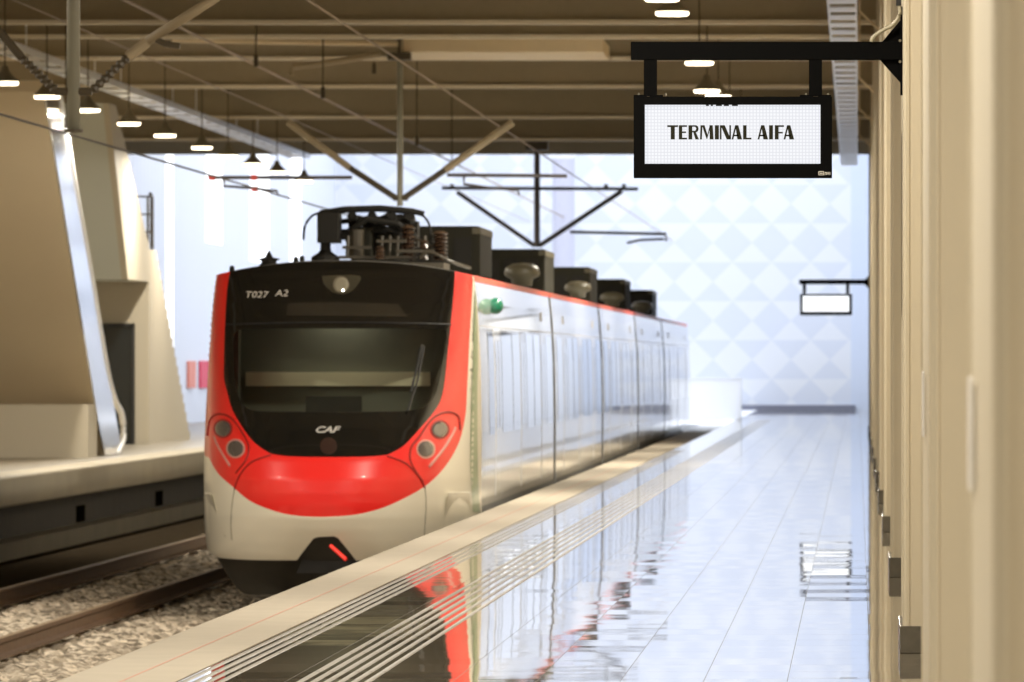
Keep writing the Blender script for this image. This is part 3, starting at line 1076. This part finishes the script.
def patch_bm(polys, off=0.0, cuts=True):
    """outline(s) in nose coordinates, filled with a constrained triangulation over a regular grid and laid on the nose surface"""
    bm = NB()
    for poly in polys:
        dense = []
        for (a, b), (c, d) in zip(poly, poly[1:] + poly[:1]):
            L = math.hypot((c - a) * 1.5, d - b)
            if L < 1e-6:
                continue
            k = max(1, int(L / 0.04))
            dense += [(a + (c - a) * t / k, b + (d - b) * t / k) for t in range(k)]
        lo_u, hi_u = min(p[0] for p in dense), max(p[0] for p in dense)
        lo_z, hi_z = min(p[1] for p in dense), max(p[1] for p in dense)
        g = [p for p in GRID if lo_u < p[0] < hi_u and lo_z < p[1] < hi_z] if cuts else []
        vv = [Vector(p) for p in dense + g]
        out = delaunay_2d_cdt(vv, [], [list(range(len(dense)))], 1, 1e-6)
        vs = [bm.verts.new((p.x, p.y, 0)) for p in out[0]]
        for f in out[2]:
            try:
                bm.faces.new([vs[q] for q in f])
            except ValueError:
                pass
    bmesh.ops.remove_doubles(bm, verts=bm.verts, dist=1e-5)
    bmesh.ops.delete(bm, geom=[v for v in bm.verts if not v.link_faces], context='VERTS')
    for v in bm.verts:
        v.co = FS(v.co.x, v.co.y, off)
    return bm


def patch(name, polys, m, parent, off=0.0, thick=0.0, cuts=True, label=None):
    bm = patch_bm(polys, off, cuts)
    bm.normal_update()
    bmesh.ops.reverse_faces(bm, faces=[f for f in bm.faces if f.normal.y > 0])
    NRM = [surf_n(v.co.z, v.co.x) for v in bm.verts]
    me = bpy.data.meshes.new(name)
    bm.to_mesh(me)
    bm.free()
    org = ORIGIN[parent]
    me.transform(Matrix.Translation(-org))
    me.materials.append(m)
    for p in me.polygons:
        p.use_smooth = True
    me.normals_split_custom_set_from_vertices(NRM)
    o = bpy.data.objects.new(name, me)
    C.objects.link(o)
    o.parent = parent
    ORIGIN[o] = org
    if label:
        o['label'] = label
    return o


train = thing('train', (XT, 77.9, -1.0), 'red, white and black electric multiple unit train standing at the platform', 'train')

maskL = [(229.5, 273), (227, 290), (225, 322), (224, 355), (224, 378), (227, 391), (233, 411), (248.5, 436), (260, 447), (271.6, 454)]
maskB = [(271.6, 454), (290, 456.3), (330, 457), (365, 456.6), (387, 455)]
maskR = [(387, 455), (402, 447), (415, 434), (436, 409), (443.6, 389), (448, 350), (451, 322), (453.5, 298), (455, 272)]
redBot = [(207, 454), (217.7, 473), (233, 487), (248.5, 500), (267, 508.5), (288.5, 514.6), (313, 516.8), (338, 516.3), (362, 513.5), (390, 505), (424, 487), (445.6, 466), (459.5, 441), (465.6, 414), (467, 389), (469.5, 340), (471.5, 307), (473, 276)]
pL, pB, pR, pRed = px_path(maskL), px_path(maskB), px_path(maskR), px_path(redBot)
uL, uR = pL[0][0], pR[-1][0]
pL[0] = (uL, roof_z(uL))
pR[-1] = (uR, roof_z(uR))


def top_path(a, b, n=14):
    return [(a + (b - a) * i / n, roof_z(a + (b - a) * i / n)) for i in range(n + 1)]


# windscreen outline, clockwise from its top centre going left
wsL = [(336, 328.5), (290, 328.5), (245, 329), (235.5, 333), (233.5, 345), (234.5, 375), (238.5, 396), (247, 408), (262, 411.5), (300, 412), (334, 412.2)]
wsR = [(334, 412.2), (370, 412), (405, 411), (425, 406), (436, 392), (441, 370), (445, 345), (446, 333.5), (440, 329), (400, 328.5), (336, 328.5)]
gL, gR = px_path(wsL, 4), px_path(wsR, 4)
# mask = left half + right half around the windscreen
midtop = (gL[0][0], roof_z(gL[0][0]))
half = len(pB) // 2
bl, br = pB[:half + 1], pB[half:]
left = top_path(midtop[0], uL) + pL[1:] + bl[1:] + gL[::-1]
right = br + pR[1:-1] + top_path(uR, midtop[0]) + gR[::-1]
patch('front_mask', [left, right], M['black'], train, thick=0.02, label='gloss black front mask')
glass = patch('windscreen', [gL[:-1] + gR[:-1]], M['windscreen'], train, off=-0.012, label='cab windscreen')
# black ceramic border inside the pane
zs_red = pRed[0][1]
side_up = lambda s, za, zb, n: [(s, za + (zb - za) * i / n) for i in range(n + 1)]
uRr = pRed[-1][0]
pRed[-1] = (uRr, roof_z(uRr))
zl = pRed[0][1]
red = (top_path(-1.0, uL)[:-1] + pL + pB[1:] + pR[1:] + top_path(uR, uRr)[1:-1] + pRed[::-1][:-1] + side_up(-1.0, zl - 0.01, ZT0, 20)[:-1])
patch('red_front', [red], M['red'], train, thick=0.02, label='glossy red front panel')
bot = [(217.7, 557.5), (251.6, 560), (297, 560.3), (313.5, 538.5), (318, 537), (334, 536.3), (338, 538), (356, 560.5)]
pBot = [uv_of(a, b) for a, b in bot]
zb = -0.52
cream = (side_up(-1.0, zl - 0.01, zb + 0.02, 14) + pBot + [uv_of(400, 561), uv_of(440, 560)] + side_up(1.0, zb, ZT0, 30)
         + top_path(1.0, uRr, 3)[1:] + pRed[::-1][1:-1])
patch('lower_front', [cream], M['cream'], train, thick=0.02, label='cream lower nose panel')
# dark skirt set back under the nose
sk = [uv_of(a, b) for a, b in smooth2([(212, 552), (222, 568), (232, 584), (243, 594), (258, 595), (300, 595), (360, 595), (420, 594), (450, 588), (462, 560)], 3)]
sk = sk + [uv_of(440, 540), uv_of(360, 530), uv_of(300, 530), uv_of(240, 545)]
patch('snow_plough', [sk], M['under'], train, off=-0.14, thick=0.03)
# coupler in its pocket
t_c = P(328, 560, 78.3)
obj('coupler', prism(NB(), [(t_c.x - 0.36, -0.72), (t_c.x + 0.36, -0.72), (t_c.x + 0.20, -0.34), (t_c.x - 0.20, -0.34)], 'y', 78.45, 79.3), M['rubber'], train)
rod = obj('coupler_lever', tube(NB(), [P(330.5, 545.5, 78.1), P(346, 559.5, 78.0)], 0.022, 8), M['redrod'], train, label='red lever with added glow')
# seams on the nose
bm = NB()
for pts in ([(271, 455), (252, 462), (240, 475), (234.5, 489)], [(387, 456), (405, 463), (418, 476), (425, 488)]):
    obj('nose_seam', tube(NB(), [FS(*q, 0.0) for q in px_path(pts, 6)], 0.011, 6), M['redseam'], train)
M['creamseam'] = mat('cream_seam', (0.25, 0.23, 0.18), 0.6)
for pts in ([(234.5, 489), (232, 505), (231, 525), (232, 540)], [(425, 488), (426, 505), (425, 525), (424, 540)]):
    obj('nose_seam', tube(NB(), [FS(*q, 0.0) for q in px_path(pts, 6)], 0.006, 6), M['creamseam'], train)
# mask line between upper panel and windscreen
bm = tube(NB(), [FS(*uv_of(226 + (451 - 226) * i / 30, 324.5 - 2.0 * (1 - ((i - 15) / 15) ** 2)), 0.0) for i in range(31)], 0.012, 6)
obj('mask_seam', bm, M['rubber'], train)


def ellipse_px(cx, cy, rx, ry, n=20, rot=0.0):
    o = []
    for i in range(n):
        a = 2 * math.pi * i / n
        x, y = rx * math.cos(a), ry * math.sin(a)
        o.append((cx + x * math.cos(rot) - y * math.sin(rot), cy + x * math.sin(rot) + y * math.cos(rot)))
    return o


def disc(name, cx, cy, r, m, off, parent=train, label=None, ry=None, rot=0.0):
    bm = NB()
    n, k = 24, 4
    rings = [[bm.verts.new(FS(*uv_of(cx, cy), off))]]
    for i in range(1, k + 1):
        rings.append([bm.verts.new(FS(*uv_of(a, b), off if i < k else off * 0.5)) for a, b in ellipse_px(cx, cy, r * i / k, (ry or r) * i / k, n, rot)])
    rings.append([bm.verts.new(FS(*uv_of(a, b), -0.01)) for a, b in ellipse_px(cx, cy, r * 1.01, (ry or r) * 1.01, n, rot)])
    for j in range(n):
        bm.faces.new((rings[0][0], rings[1][j], rings[1][(j + 1) % n]))
        for i in range(1, k + 1):
            bm.faces.new((rings[i][j], rings[i + 1][j], rings[i + 1][(j + 1) % n], rings[i][(j + 1) % n]))
    return obj(name, bm, m, parent, smooth=False, label=label)


for (cx, cy, cl) in ((223, 428.5, 0), (235.5, 448.5, 0), (440, 429.5, 0), (426, 449, 0)):
    hl = disc('headlamp', cx, cy, 9.6, M['lampring'] if cy > 440 else M['redseam'], 0.012, label='round headlamp')
    disc('lens', cx, cy, 7.9, M['lampglass'], 0.024, hl)
for pts in ([(214.5, 437), (217, 444), (222, 453), (230, 466)], [(455.5, 428), (450, 439), (442, 451), (429, 467)]):
    obj('marker_light', tube(NB(), [FS(*q, 0.004) for q in px_path(pts, 5)], 0.016, 6), M['lampring'], train, label='slim pale marker strip')
for rot, pts in ((0, [(207.5, 436), (210, 420), (219, 414), (231, 418), (242, 432), (249, 447), (246, 460), (236, 473)]),
                 (0, [(423, 482), (411, 463), (411, 448), (420, 436), (432, 419), (446, 412), (458, 416), (460, 430)])):
    obj('lamp_recess_edge', tube(NB(), [FS(*q, 0.0) for q in px_path(pts, 5)], 0.012, 6), M['redseam'], train)
M['scallop'] = mat('scallop_grey', (0.055, 0.05, 0.035), 0.3, coat=0.6)
# top headlamp in a scalloped recess
sc_ = patch('top_lamp_recess', [[uv_of(a, b) for a, b in smooth2([(322, 276), (324, 284), (331, 291), (341, 294.5), (351, 291.5), (358, 284), (360, 276), (341, 275)], 3, True)]], M['scallop'], train, off=0.008)
tl = disc('top_headlamp', 341, 284.5, 8.2, M['lampshade'], 0.02, label='round headlamp at the roof edge')
disc('lens', 341, 284.5, 7.2, mat('top_lens', (0.30, 0.28, 0.22), 0.2, coat=1.0), 0.03, tl)
# windscreen wiper
w0 = [uv_of(a, b) for a, b in ((408, 411), (418, 380), (424, 346))]
obj('wiper', tube(NB(), [FS(*q, 0.035) for q in w0], 0.012, 6), M['rubber'], train)
obj('wiper_blade', tube(NB(), [FS(*uv_of(a, b), 0.03) for a, b in ((411, 392), (417, 368), (422, 345))], 0.014, 6), M['rubber'], train)
# panel between the upper panel and roof: destination window
patch('destination_window', [[uv_of(a, b) for a, b in ((288, 303), (340, 302), (398, 304), (408, 317), (340, 316), (286, 316))]], mat('destination_glass', (0.022, 0.02, 0.016), 0.08, coat=1), train, off=0.006)
# emblem under the maker lettering
disc('nose_emblem', 328.5, 446, 8.5, M['darkred'], 0.004)


def text_on(name, s, px0, px1, py, hpx, m, off, shear=0.0, bold=0.0):
    cu = bpy.data.curves.new(name, 'FONT')
    cu.body = s
    cu.shear = shear
    cu.offset = bold
    tmp = bpy.data.objects.new(name, cu)
    C.objects.link(tmp)
    dg = bpy.context.evaluated_depsgraph_get()
    me = bpy.data.meshes.new_from_object(tmp.evaluated_get(dg))
    C.objects.unlink(tmp)
    bpy.data.objects.remove(tmp)
    xs = [v.co.x for v in me.vertices]
    ys = [v.co.y for v in me.vertices]
    xa, xb, ya, yb = min(xs), max(xs), min(ys), max(ys)
    for v in me.vertices:
        px = px0 + (px1 - px0) * (v.co.x - xa) / (xb - xa)
        pyy = py + hpx / 2 - hpx * (v.co.y - ya) / (yb - ya)
        v.co = FS(*uv_of(px, pyy), off) - ORIGIN[train]
    me.materials.append(m)
    o = bpy.data.objects.new(name, me)
    C.objects.link(o)
    o.parent = train
    return o


text_on('unit_number', 'T027', 246, 269, 294.5, 6.2, M['lettering'], 0.006, 0.2, 0.0)['label'] = 'white T027 lettering'
text_on('unit_number', 'A2', 275, 288, 293, 6.2, M['lettering'], 0.006, 0.2, 0.0)['label'] = 'white A2 lettering'
text_on('maker_lettering', 'CAF', 316, 341, 429.5, 6.5, M['silver'], 0.006, 0.35, 0.03)['label'] = 'silver CAF lettering'

# cab interior behind the glass
bm = NB()
box(bm, XT - 1.30, XT + 1.30, 81.05, 81.10, 0.6, 2.40)
box(bm, XT - 1.22, XT - 1.18, 80.75, 81.05, 0.6, 2.2)
box(bm, XT + 1.18, XT + 1.22, 80.75, 81.05, 0.6, 2.2)
obj('cab_lining', bm, M['cabgrey'], train)
cl = obj('added_cab_lamp', bx(XT - 0.25, XT + 0.25, 80.75, 80.95, 2.40, 2.44), M['lampglow'], train, label='added cab ceiling lamp')  # lamp and its light added to brighten the cab behind the windscreen
ld = bpy.data.lights.new('added_cab_light', 'AREA')
ld.size = 0.4
ld.energy = 3.0
ld.color = (1.0, 0.93, 0.75)
lo = bpy.data.objects.new('added_cab_light', ld)
C.objects.link(lo)
lo.parent = train
lo.location = Vector((XT, 80.7, 2.36)) - ORIGIN[train]
a, b = P(246, 386, 81.0), P(430, 372, 81.0)
obj('cab_bar', bx(a.x, b.x, 80.95, 81.05, a.z, b.z), M['cabbar'], train, label='pale bar across the cab')
bm = NB()
box(bm, XT - 1.15, XT + 1.15, 79.6, 80.6, 0.75, 1.05)
obj('cab_desk', bm, M['iron'], train)
a, b = P(306, 412, 80.0), P(362, 398, 80.0)
obj('cab_monitor', bx(a.x, b.x, 79.95, 80.05, a.z, b.z + 0.02), M['rubber'], train)

# roof over the cab
bm = NB()
cols_ = []
for i in range(41):
    u = -1 + 2 * i / 40
    z = roof_z(u)
    yf = FS(u, z).y
    cols_.append([bm.verts.new((XT + u * hw(z), yf + (YS - yf) * k / 4, z + 0.02 * math.sin(math.pi * min(1, k / 4)) * (1 - u * u))) for k in range(5)])
for i in range(40):
    for k in range(4):
        q = [cols_[i][k], cols_[i + 1][k], cols_[i + 1][k + 1], cols_[i][k + 1]]
        try:
            bm.faces.new(q)
        except ValueError:
            pass
bmesh.ops.remove_doubles(bm, verts=bm.verts, dist=1e-4)
obj('cab_roof', bm, M['under'], train, smooth=True)

# coaches
ends = [(YS, 100.85), (101.15, 119.75), (120.05, 139.05), (139.35, 158.05), (158.35, 182.0)]
side_prof = [(hw(z), z) for z in [-0.55, -0.3, 0.0, 0.4, 0.8, 1.2, 1.6, 2.0, 2.3, 2.5, 2.6]]
roofp = [(hw(roof_z(u)) * u, roof_z(u)) for u in [0.97, 0.9, 0.8, 0.6, 0.4, 0.2, 0.0, -0.2, -0.4, -0.6, -0.8, -0.9, -0.97]]
section = [(XT + x, z) for x, z in side_prof] + [(XT + x, z) for x, z in roofp] + [(XT - x, z) for x, z in side_prof[::-1]]


def side_patch(y0, y1, z0, z1, off):
    """panel that follows the right side of the coach, with a small thickness"""
    bm = NB()
    n = 8
    rows = []
    for i in range(n + 1):
        z = z0 + (z1 - z0) * i / n
        x = XT + hw(z)
        rows.append([bm.verts.new((x - 0.01, y0, z)), bm.verts.new((x + off, y0, z)), bm.verts.new((x + off, y1, z)), bm.verts.new((x - 0.01, y1, z))])
    for i in range(n):
        for k in range(4):
            bm.faces.new((rows[i][k], rows[i][(k + 1) % 4], rows[i + 1][(k + 1) % 4], rows[i + 1][k]))
    bm.faces.new(rows[0])
    bm.faces.new(rows[-1][::-1])
    return bm


M['greyseam'] = mat('grey_seam', (0.58, 0.58, 0.60), 0.3)
for ci, (ya, yb) in enumerate(ends):
    body = obj('coach_body', prism(NB(), section, 'y', ya, yb), M['side'], train)
    L = yb - ya
    first = ci == 0
    nd = 3
    dw = 1.5
    s0 = ya + (1.6 if first else 0.6)
    pitch = (yb - 0.6 - s0) / nd
    obj('roof_stripe', side_patch(ya, yb, 2.53, 2.60, 0.004), M['redstripe'], body, label='red roofline stripe')
    bm = side_patch(ya + 0.02, yb - 0.02, 2.02, 2.032, 0.003)
    obj('window_line', bm, M['greyseam'], body)
    for d in range(nd):
        yc = s0 + pitch * (d + 0.5) + (0.0 if not first or d else -0.6)
        # two sliding leaves, each with its pane
        for q in (0, 1):
            a = yc - dw / 2 + q * dw / 2 + 0.012
            b = a + dw / 2 - 0.024
            leaf = obj('door_leaf', side_patch(a, b, 0.05, 2.0, 0.005), M['side'], body)
            obj('door_pane', side_patch(a + 0.09, b - 0.09, 0.82, 1.86, 0.007), M['sideglass'], body)
        # windows on either side of the doors
        for (a, b) in ((s0 + pitch * d + 0.1, yc - dw / 2 - 0.14), (yc + dw / 2 + 0.14, s0 + pitch * (d + 1) - 0.1)):
            if b - a > 0.5:
                obj('window_pane', side_patch(a, b, 0.76, 1.97, 0.003), M['sideglass'], body)
        obj('door_frame', side_patch(yc - dw / 2 - 0.03, yc - dw / 2, 0.03, 2.0, 0.003), M['greyseam'], body)
        obj('door_frame', side_patch(yc + dw / 2, yc + dw / 2 + 0.03, 0.03, 2.0, 0.003), M['greyseam'], body)
        if d != 1 and not (first and d == 0):
            obj('side_light', side_patch(yc - 0.12, yc + 0.12, 2.17, 2.29, 0.012), M['greyseam'], body)
    if ci < 4:
        obj('end_seal', side_patch(yb - 0.35, yb, -0.3, 2.53, 0.006), M['rubber'], body)
    obj('underframe', bx(XT - 1.3, XT + 1.3, ya + 0.3, yb - 0.3, -0.85, -0.53), M['under'], body)
    if ci < 4:
        obj('gangway_bellows', prism(NB(), [(XT + (x - XT) * 0.995, z * 0.995) for x, z in section], 'y', yb, yb + 0.30), M['rubber'], train)
for y in (85.0, 101.0, 119.9, 139.2, 158.2, 178.5):
    bm = NB()
    box(bm, XT - 0.9, XT + 0.9, y - 1.6, y + 1.6, -0.86, -0.6)
    for yy in (y - 1.0, y + 1.0):
        for s in (-0.75, 0.75):
            lathe(bm, [(0.38, -0.06), (0.38, 0.06)], (XT + s, yy, -0.62), 24, 'x')
        tube(bm, [(XT - 0.75, yy, -0.62), (XT + 0.75, yy, -0.62)], 0.07, 10)
    obj('bogie', bm, M['under'], train)
# green cab stripe and round emblem on the coach side
gsp = [(475.5, 290), (478.5, 290), (478, 330), (477.5, 389), (477.5, 430), (478, 470), (480, 512), (473, 512), (470.5, 470), (470.5, 430), (472, 389), (473.5, 330)]
patch('green_stripe', [[uv_of(a, b) for a, b in gsp]], M['green'], train, off=0.014, label='grey green stripe behind the cab corner')
ec = (83.0, 2.28)
Ye = -(XT + hw(2.27)) * F / (VX - 491)
bm = NB()
e0 = Vector((XT + hw(2.27) + 0.05, Ye, 2.275))
bmesh.ops.create_uvsphere(bm, u_segments=20, v_segments=12, radius=0.098, matrix=Matrix.Translation(e0))
lathe(bm, [(0.06, -0.08), (0.06, 0.0)], e0, 12, 'x')
obj('signal_bulb', bm, M['emblem'], train, smooth=True, label='dark green rounded lamp')
# flank fairings of the nose
for s, pts in ((1, [(449, 492), (470, 492), (474, 535), (440, 545)]), (-1, [(206, 493), (211, 493), (226, 537), (208, 533)])):
    bm = NB()
    base = [FS(*uv_of(a, b), -0.01) for a, b in pts]
    top = [FS(*uv_of(a, b), 0.14 if i < 2 else 0.03) for i, (a, b) in enumerate(pts)]
    vb = [bm.verts.new(p) for p in base]
    vt = [bm.verts.new(p) for p in top]
    bm.faces.new(vt)
    for i in range(4):
        bm.faces.new((vb[i], vb[(i + 1) % 4], vt[(i + 1) % 4], vt[i]))
    obj('nose_fairing', bm, M['cream'], train, bevel=0.008)

# roof boxes and pods
XR = -4.82
for i, (pxl, pxf, pxr, pyt, pyb) in enumerate(((446, 480, 492, 226, 268), (494, 545, 554, 249, 283), (556, 590, 592, 267, 296), (597, 625, 627, 279, 305), (630, 652.5, 654, 290, 311))):
    Yf = -XR * F / (VX - pxf)
    Yb = -XR * F / (VX - pxr) if i < 2 else Yf + 3.5
    zt = H + (VY - pyt) * Yf / F
    u = obj('roof_unit', bx(-6.47, XR, Yf, Yb, 2.70, zt), M['olive'], train, bevel=0.03)
    bm = NB()
    box(bm, XR - 0.10, XR + 0.008, Yf - 0.012, Yb, zt - 0.10, zt - 0.02)
    obj('edge_trim', bm, M['olive_light'], u)
    bm = NB()
    for k in range(5):
        box(bm, -6.35 + k * 0.30, -6.13 + k * 0.30, Yf - 0.02, Yf, 2.85, zt - 0.15)
    obj('grille', bm, M['iron'], u)
    if i:
        Yp = Yf - 4.0
        cx = (504 + 540) / 2 if i == 1 else pxf - 32 * 80 / (VX - pxf) * 0 - (28 if i == 2 else 22 if i == 3 else 18)
        cx = {1: 522, 2: 578, 3: 612, 4: 642}[i]
        cpos = P(cx, 0, Yp)
        rr = {1: 18, 2: 13.5, 3: 12.5, 4: 11}[i] * Yp / F
        zb_ = 2.74
        zt_ = H + (VY - {1: 263, 2: 281, 3: 292, 4: 301}[i]) * Yp / F
        hh = zt_ - zb_
        bm = lathe(NB(), [(rr * 0.55, 0), (rr * 0.6, hh * 0.3), (rr * 0.95, hh * 0.45), (rr, hh * 0.58), (rr * 0.9, hh * 0.8), (rr * 0.55, hh * 0.96), (rr * 0.1, hh)], (cpos.x, Yp, zb_), 24)
        obj('roof_pod', bm, M['pod'], train, smooth=True, label='rounded grey roof pod')

M['pod2'] = mat('dark_bronze', (0.04, 0.032, 0.02), 0.45)
# pantograph, folded on the first coach
Y = 85.5
panto = obj('pantograph', NB(), M['iron'], train)
bpy.data.objects.remove(panto)
bm = NB()
for px in (325.5,):
    a = P(px, 257, Y)
    lathe(bm, [(0.17, -0.06), (0.17, 0.0), (0.09, 0.05), (0.065, 0.08), (0.055, 0.3), (0.05, 0.5)], a, 12)
pg = obj('pantograph', bm, M['iron'], train, label='folded black pantograph')

bm = NB()
a, b = P(319, 221, Y), P(340, 213, Y)
box(bm, a.x, b.x, Y - 0.3, Y + 0.3, P(0, 243, Y).z, b.z)
tube(bm, [P(320, 213, Y), P(345, 209, Y), P(380, 208, Y), P(412, 211, Y), P(424, 214, Y)], 0.035, 8)
tube(bm, [P(320, 214, Y + 0.5), P(345, 210, Y + 0.5), P(380, 209, Y + 0.5), P(412, 212, Y + 0.5)], 0.035, 8)
hd = obj('collector_head', bm, M['iron'], pg)
for off in (0, 0.5):
    obj('collector_horn', tube(NB(), arc_pts([P(322, 212, Y + off), P(312, 216, Y + off), P(305, 226, Y + off), P(303.5, 240, Y + off)], 5), 0.016, 6), M['iron'], pg)
    obj('collector_horn', tube(NB(), arc_pts([P(410, 210, Y + off), P(421, 214, Y + off), P(429, 224, Y + off), P(431, 240, Y + off)], 5), 0.016, 6), M['iron'], pg)
bm = NB()
for pts in ([(338, 222), (372, 218), (410, 222)], [(338, 232), (372, 230), (415, 231)], [(350, 213), (365, 225), (392, 214)], [(385, 214), (400, 230), (412, 216)], [(345, 240), (380, 226), (412, 241)]):
    tube(bm, [P(a, b, Y + 0.4) for a, b in pts], 0.032, 8)
for px in (352, 372, 392, 410):
    tube(bm, [P(px, 216, Y + 0.2), P(px + 2, 228, Y + 1.4), P(px, 244, Y + 0.6)], 0.06, 8)
for a0, a1, b0, b1 in ((344, 356, 214, 232), (360, 380, 218, 234), (384, 402, 213, 236), (396, 414, 220, 246)):
    box(bm, P(a0, 0, Y).x, P(a1, 0, Y).x, Y + 0.7, Y + 1.1, P(0, b1, Y).z, P(0, b0, Y).z)
obj('frame_arms', bm, M['iron'], pg)
bm = NB()
a, b = P(345, 258, Y), P(371, 228, Y)
box(bm, a.x, b.x, Y + 0.2, Y + 1.5, a.z, b.z)
a, b = P(372, 259, Y), P(402, 233, Y)
box(bm, a.x, b.x, Y + 0.5, Y + 1.7, a.z, b.z)
obj('drive_box', bm, M['olive'], pg, bevel=0.03)
bm = NB()
lathe(bm, [(0.10, 0), (0.10, 0.34)], P(356, 258, Y + 0.1), 14)
obj('damper', bm, M['pod2'], pg)
for (px, pt) in ((408, 225), (440, 231)):
    bm = NB()
    p0, p1 = P(px, 260, Y), P(px, pt, Y)
    hgt = p1.z - p0.z
    prof = [(0.10, 0)]
    for k in range(7):
        prof += [(0.055, hgt * (k + 0.3) / 7.5), (0.10, hgt * (k + 0.8) / 7.5)]
    prof += [(0.04, hgt)]
    lathe(bm, prof, p0, 14)
    obj('insulator', bm, M['brown_ins'], pg, smooth=False, label='brown ribbed insulator')
bm = NB()
tube(bm, arc_pts([P(408, 236, Y), P(420, 240, Y), P(432, 246, Y), P(440, 240, Y)], 4), 0.02, 6)
tube(bm, arc_pts([P(420, 258, Y - 0.4), P(430, 252, Y - 0.4), P(452, 262, Y - 0.4), P(470, 268, Y)], 4), 0.022, 6)
box(bm, P(392, 0, Y).x, P(446, 0, Y).x, Y - 0.5, Y + 0.8, 2.66, 2.80)
obj('roof_wiring', bm, M['pod2'], pg)
bm = NB()
for a0, a1, b0, b1, dy in ((343, 372, 246, 249, 0.1), (378, 408, 240, 243, 0.3), (340, 418, 256, 259, 0.2), (398, 436, 250, 253, 0.4)):
    box(bm, P(a0, 0, Y).x, P(a1, 0, Y).x, Y - dy, Y - dy + 0.05, P(0, b1, Y).z, P(0, b0, Y).z)
for px in (347, 381, 389, 397, 424):
    tube(bm, [P(px, 258, Y - 0.1), P(px + 1, 236, Y - 0.05)], 0.022, 6)
obj('lower_frame', bm, M['pod2'], pg)
for px, pt, r in ((380, 246, 0.07), (424, 240, 0.06)):
    p0, p1 = P(px, 259, Y - 0.3), P(px, pt, Y - 0.3)
    bm = NB()
    hgt = p1.z - p0.z
    lathe(bm, [(r, 0), (r * 0.6, hgt * 0.2), (r, hgt * 0.3), (r * 0.6, hgt * 0.5), (r, hgt * 0.6), (r * 0.6, hgt * 0.8), (r * 0.9, hgt * 0.9), (r * 0.3, hgt)], p0, 12)
    obj('insulator', bm, M['brown_ins'], pg, label='brown ribbed insulator')
obj('lower_hinge', tube(NB(), [P(341, 238, Y + 0.1), P(366, 219, Y + 0.1), P(398, 224, Y + 0.1), P(416, 238, Y + 0.1)], 0.04, 8), M['iron'], pg)
# little star shaped roof antenna and other roof fittings
a = P(269, 264, 81.6)
bm = NB()
star = [(-0.13, 0.06), (-0.045, 0.075), (-0.03, 0.105), (0.0, 0.16), (0.03, 0.105), (0.045, 0.075), (0.13, 0.06), (0.08, 0.03), (0.10, -0.04), (-0.10, -0.04), (-0.08, 0.03)]
prism(bm, [(a.x + x, a.z + z - 0.0) for x, z in star], 'y', a.y - 0.04, a.y + 0.04)
lathe(bm, [(0.13, 0.0), (0.06, 0.06), (0.02, 0.13)], a - Vector((0, 0, 0.03)), 10)
obj('roof_antenna', bm, M['iron'], train)
bm = NB()
for (px, py) in ((296, 261), (302, 260), (232, 270)):
    lathe(bm, [(0.03, -0.05), (0.03, 0.03), (0.015, 0.05)], P(px, py, 81.5), 8)
obj('roof_bolts', bm, M['iron'], train)
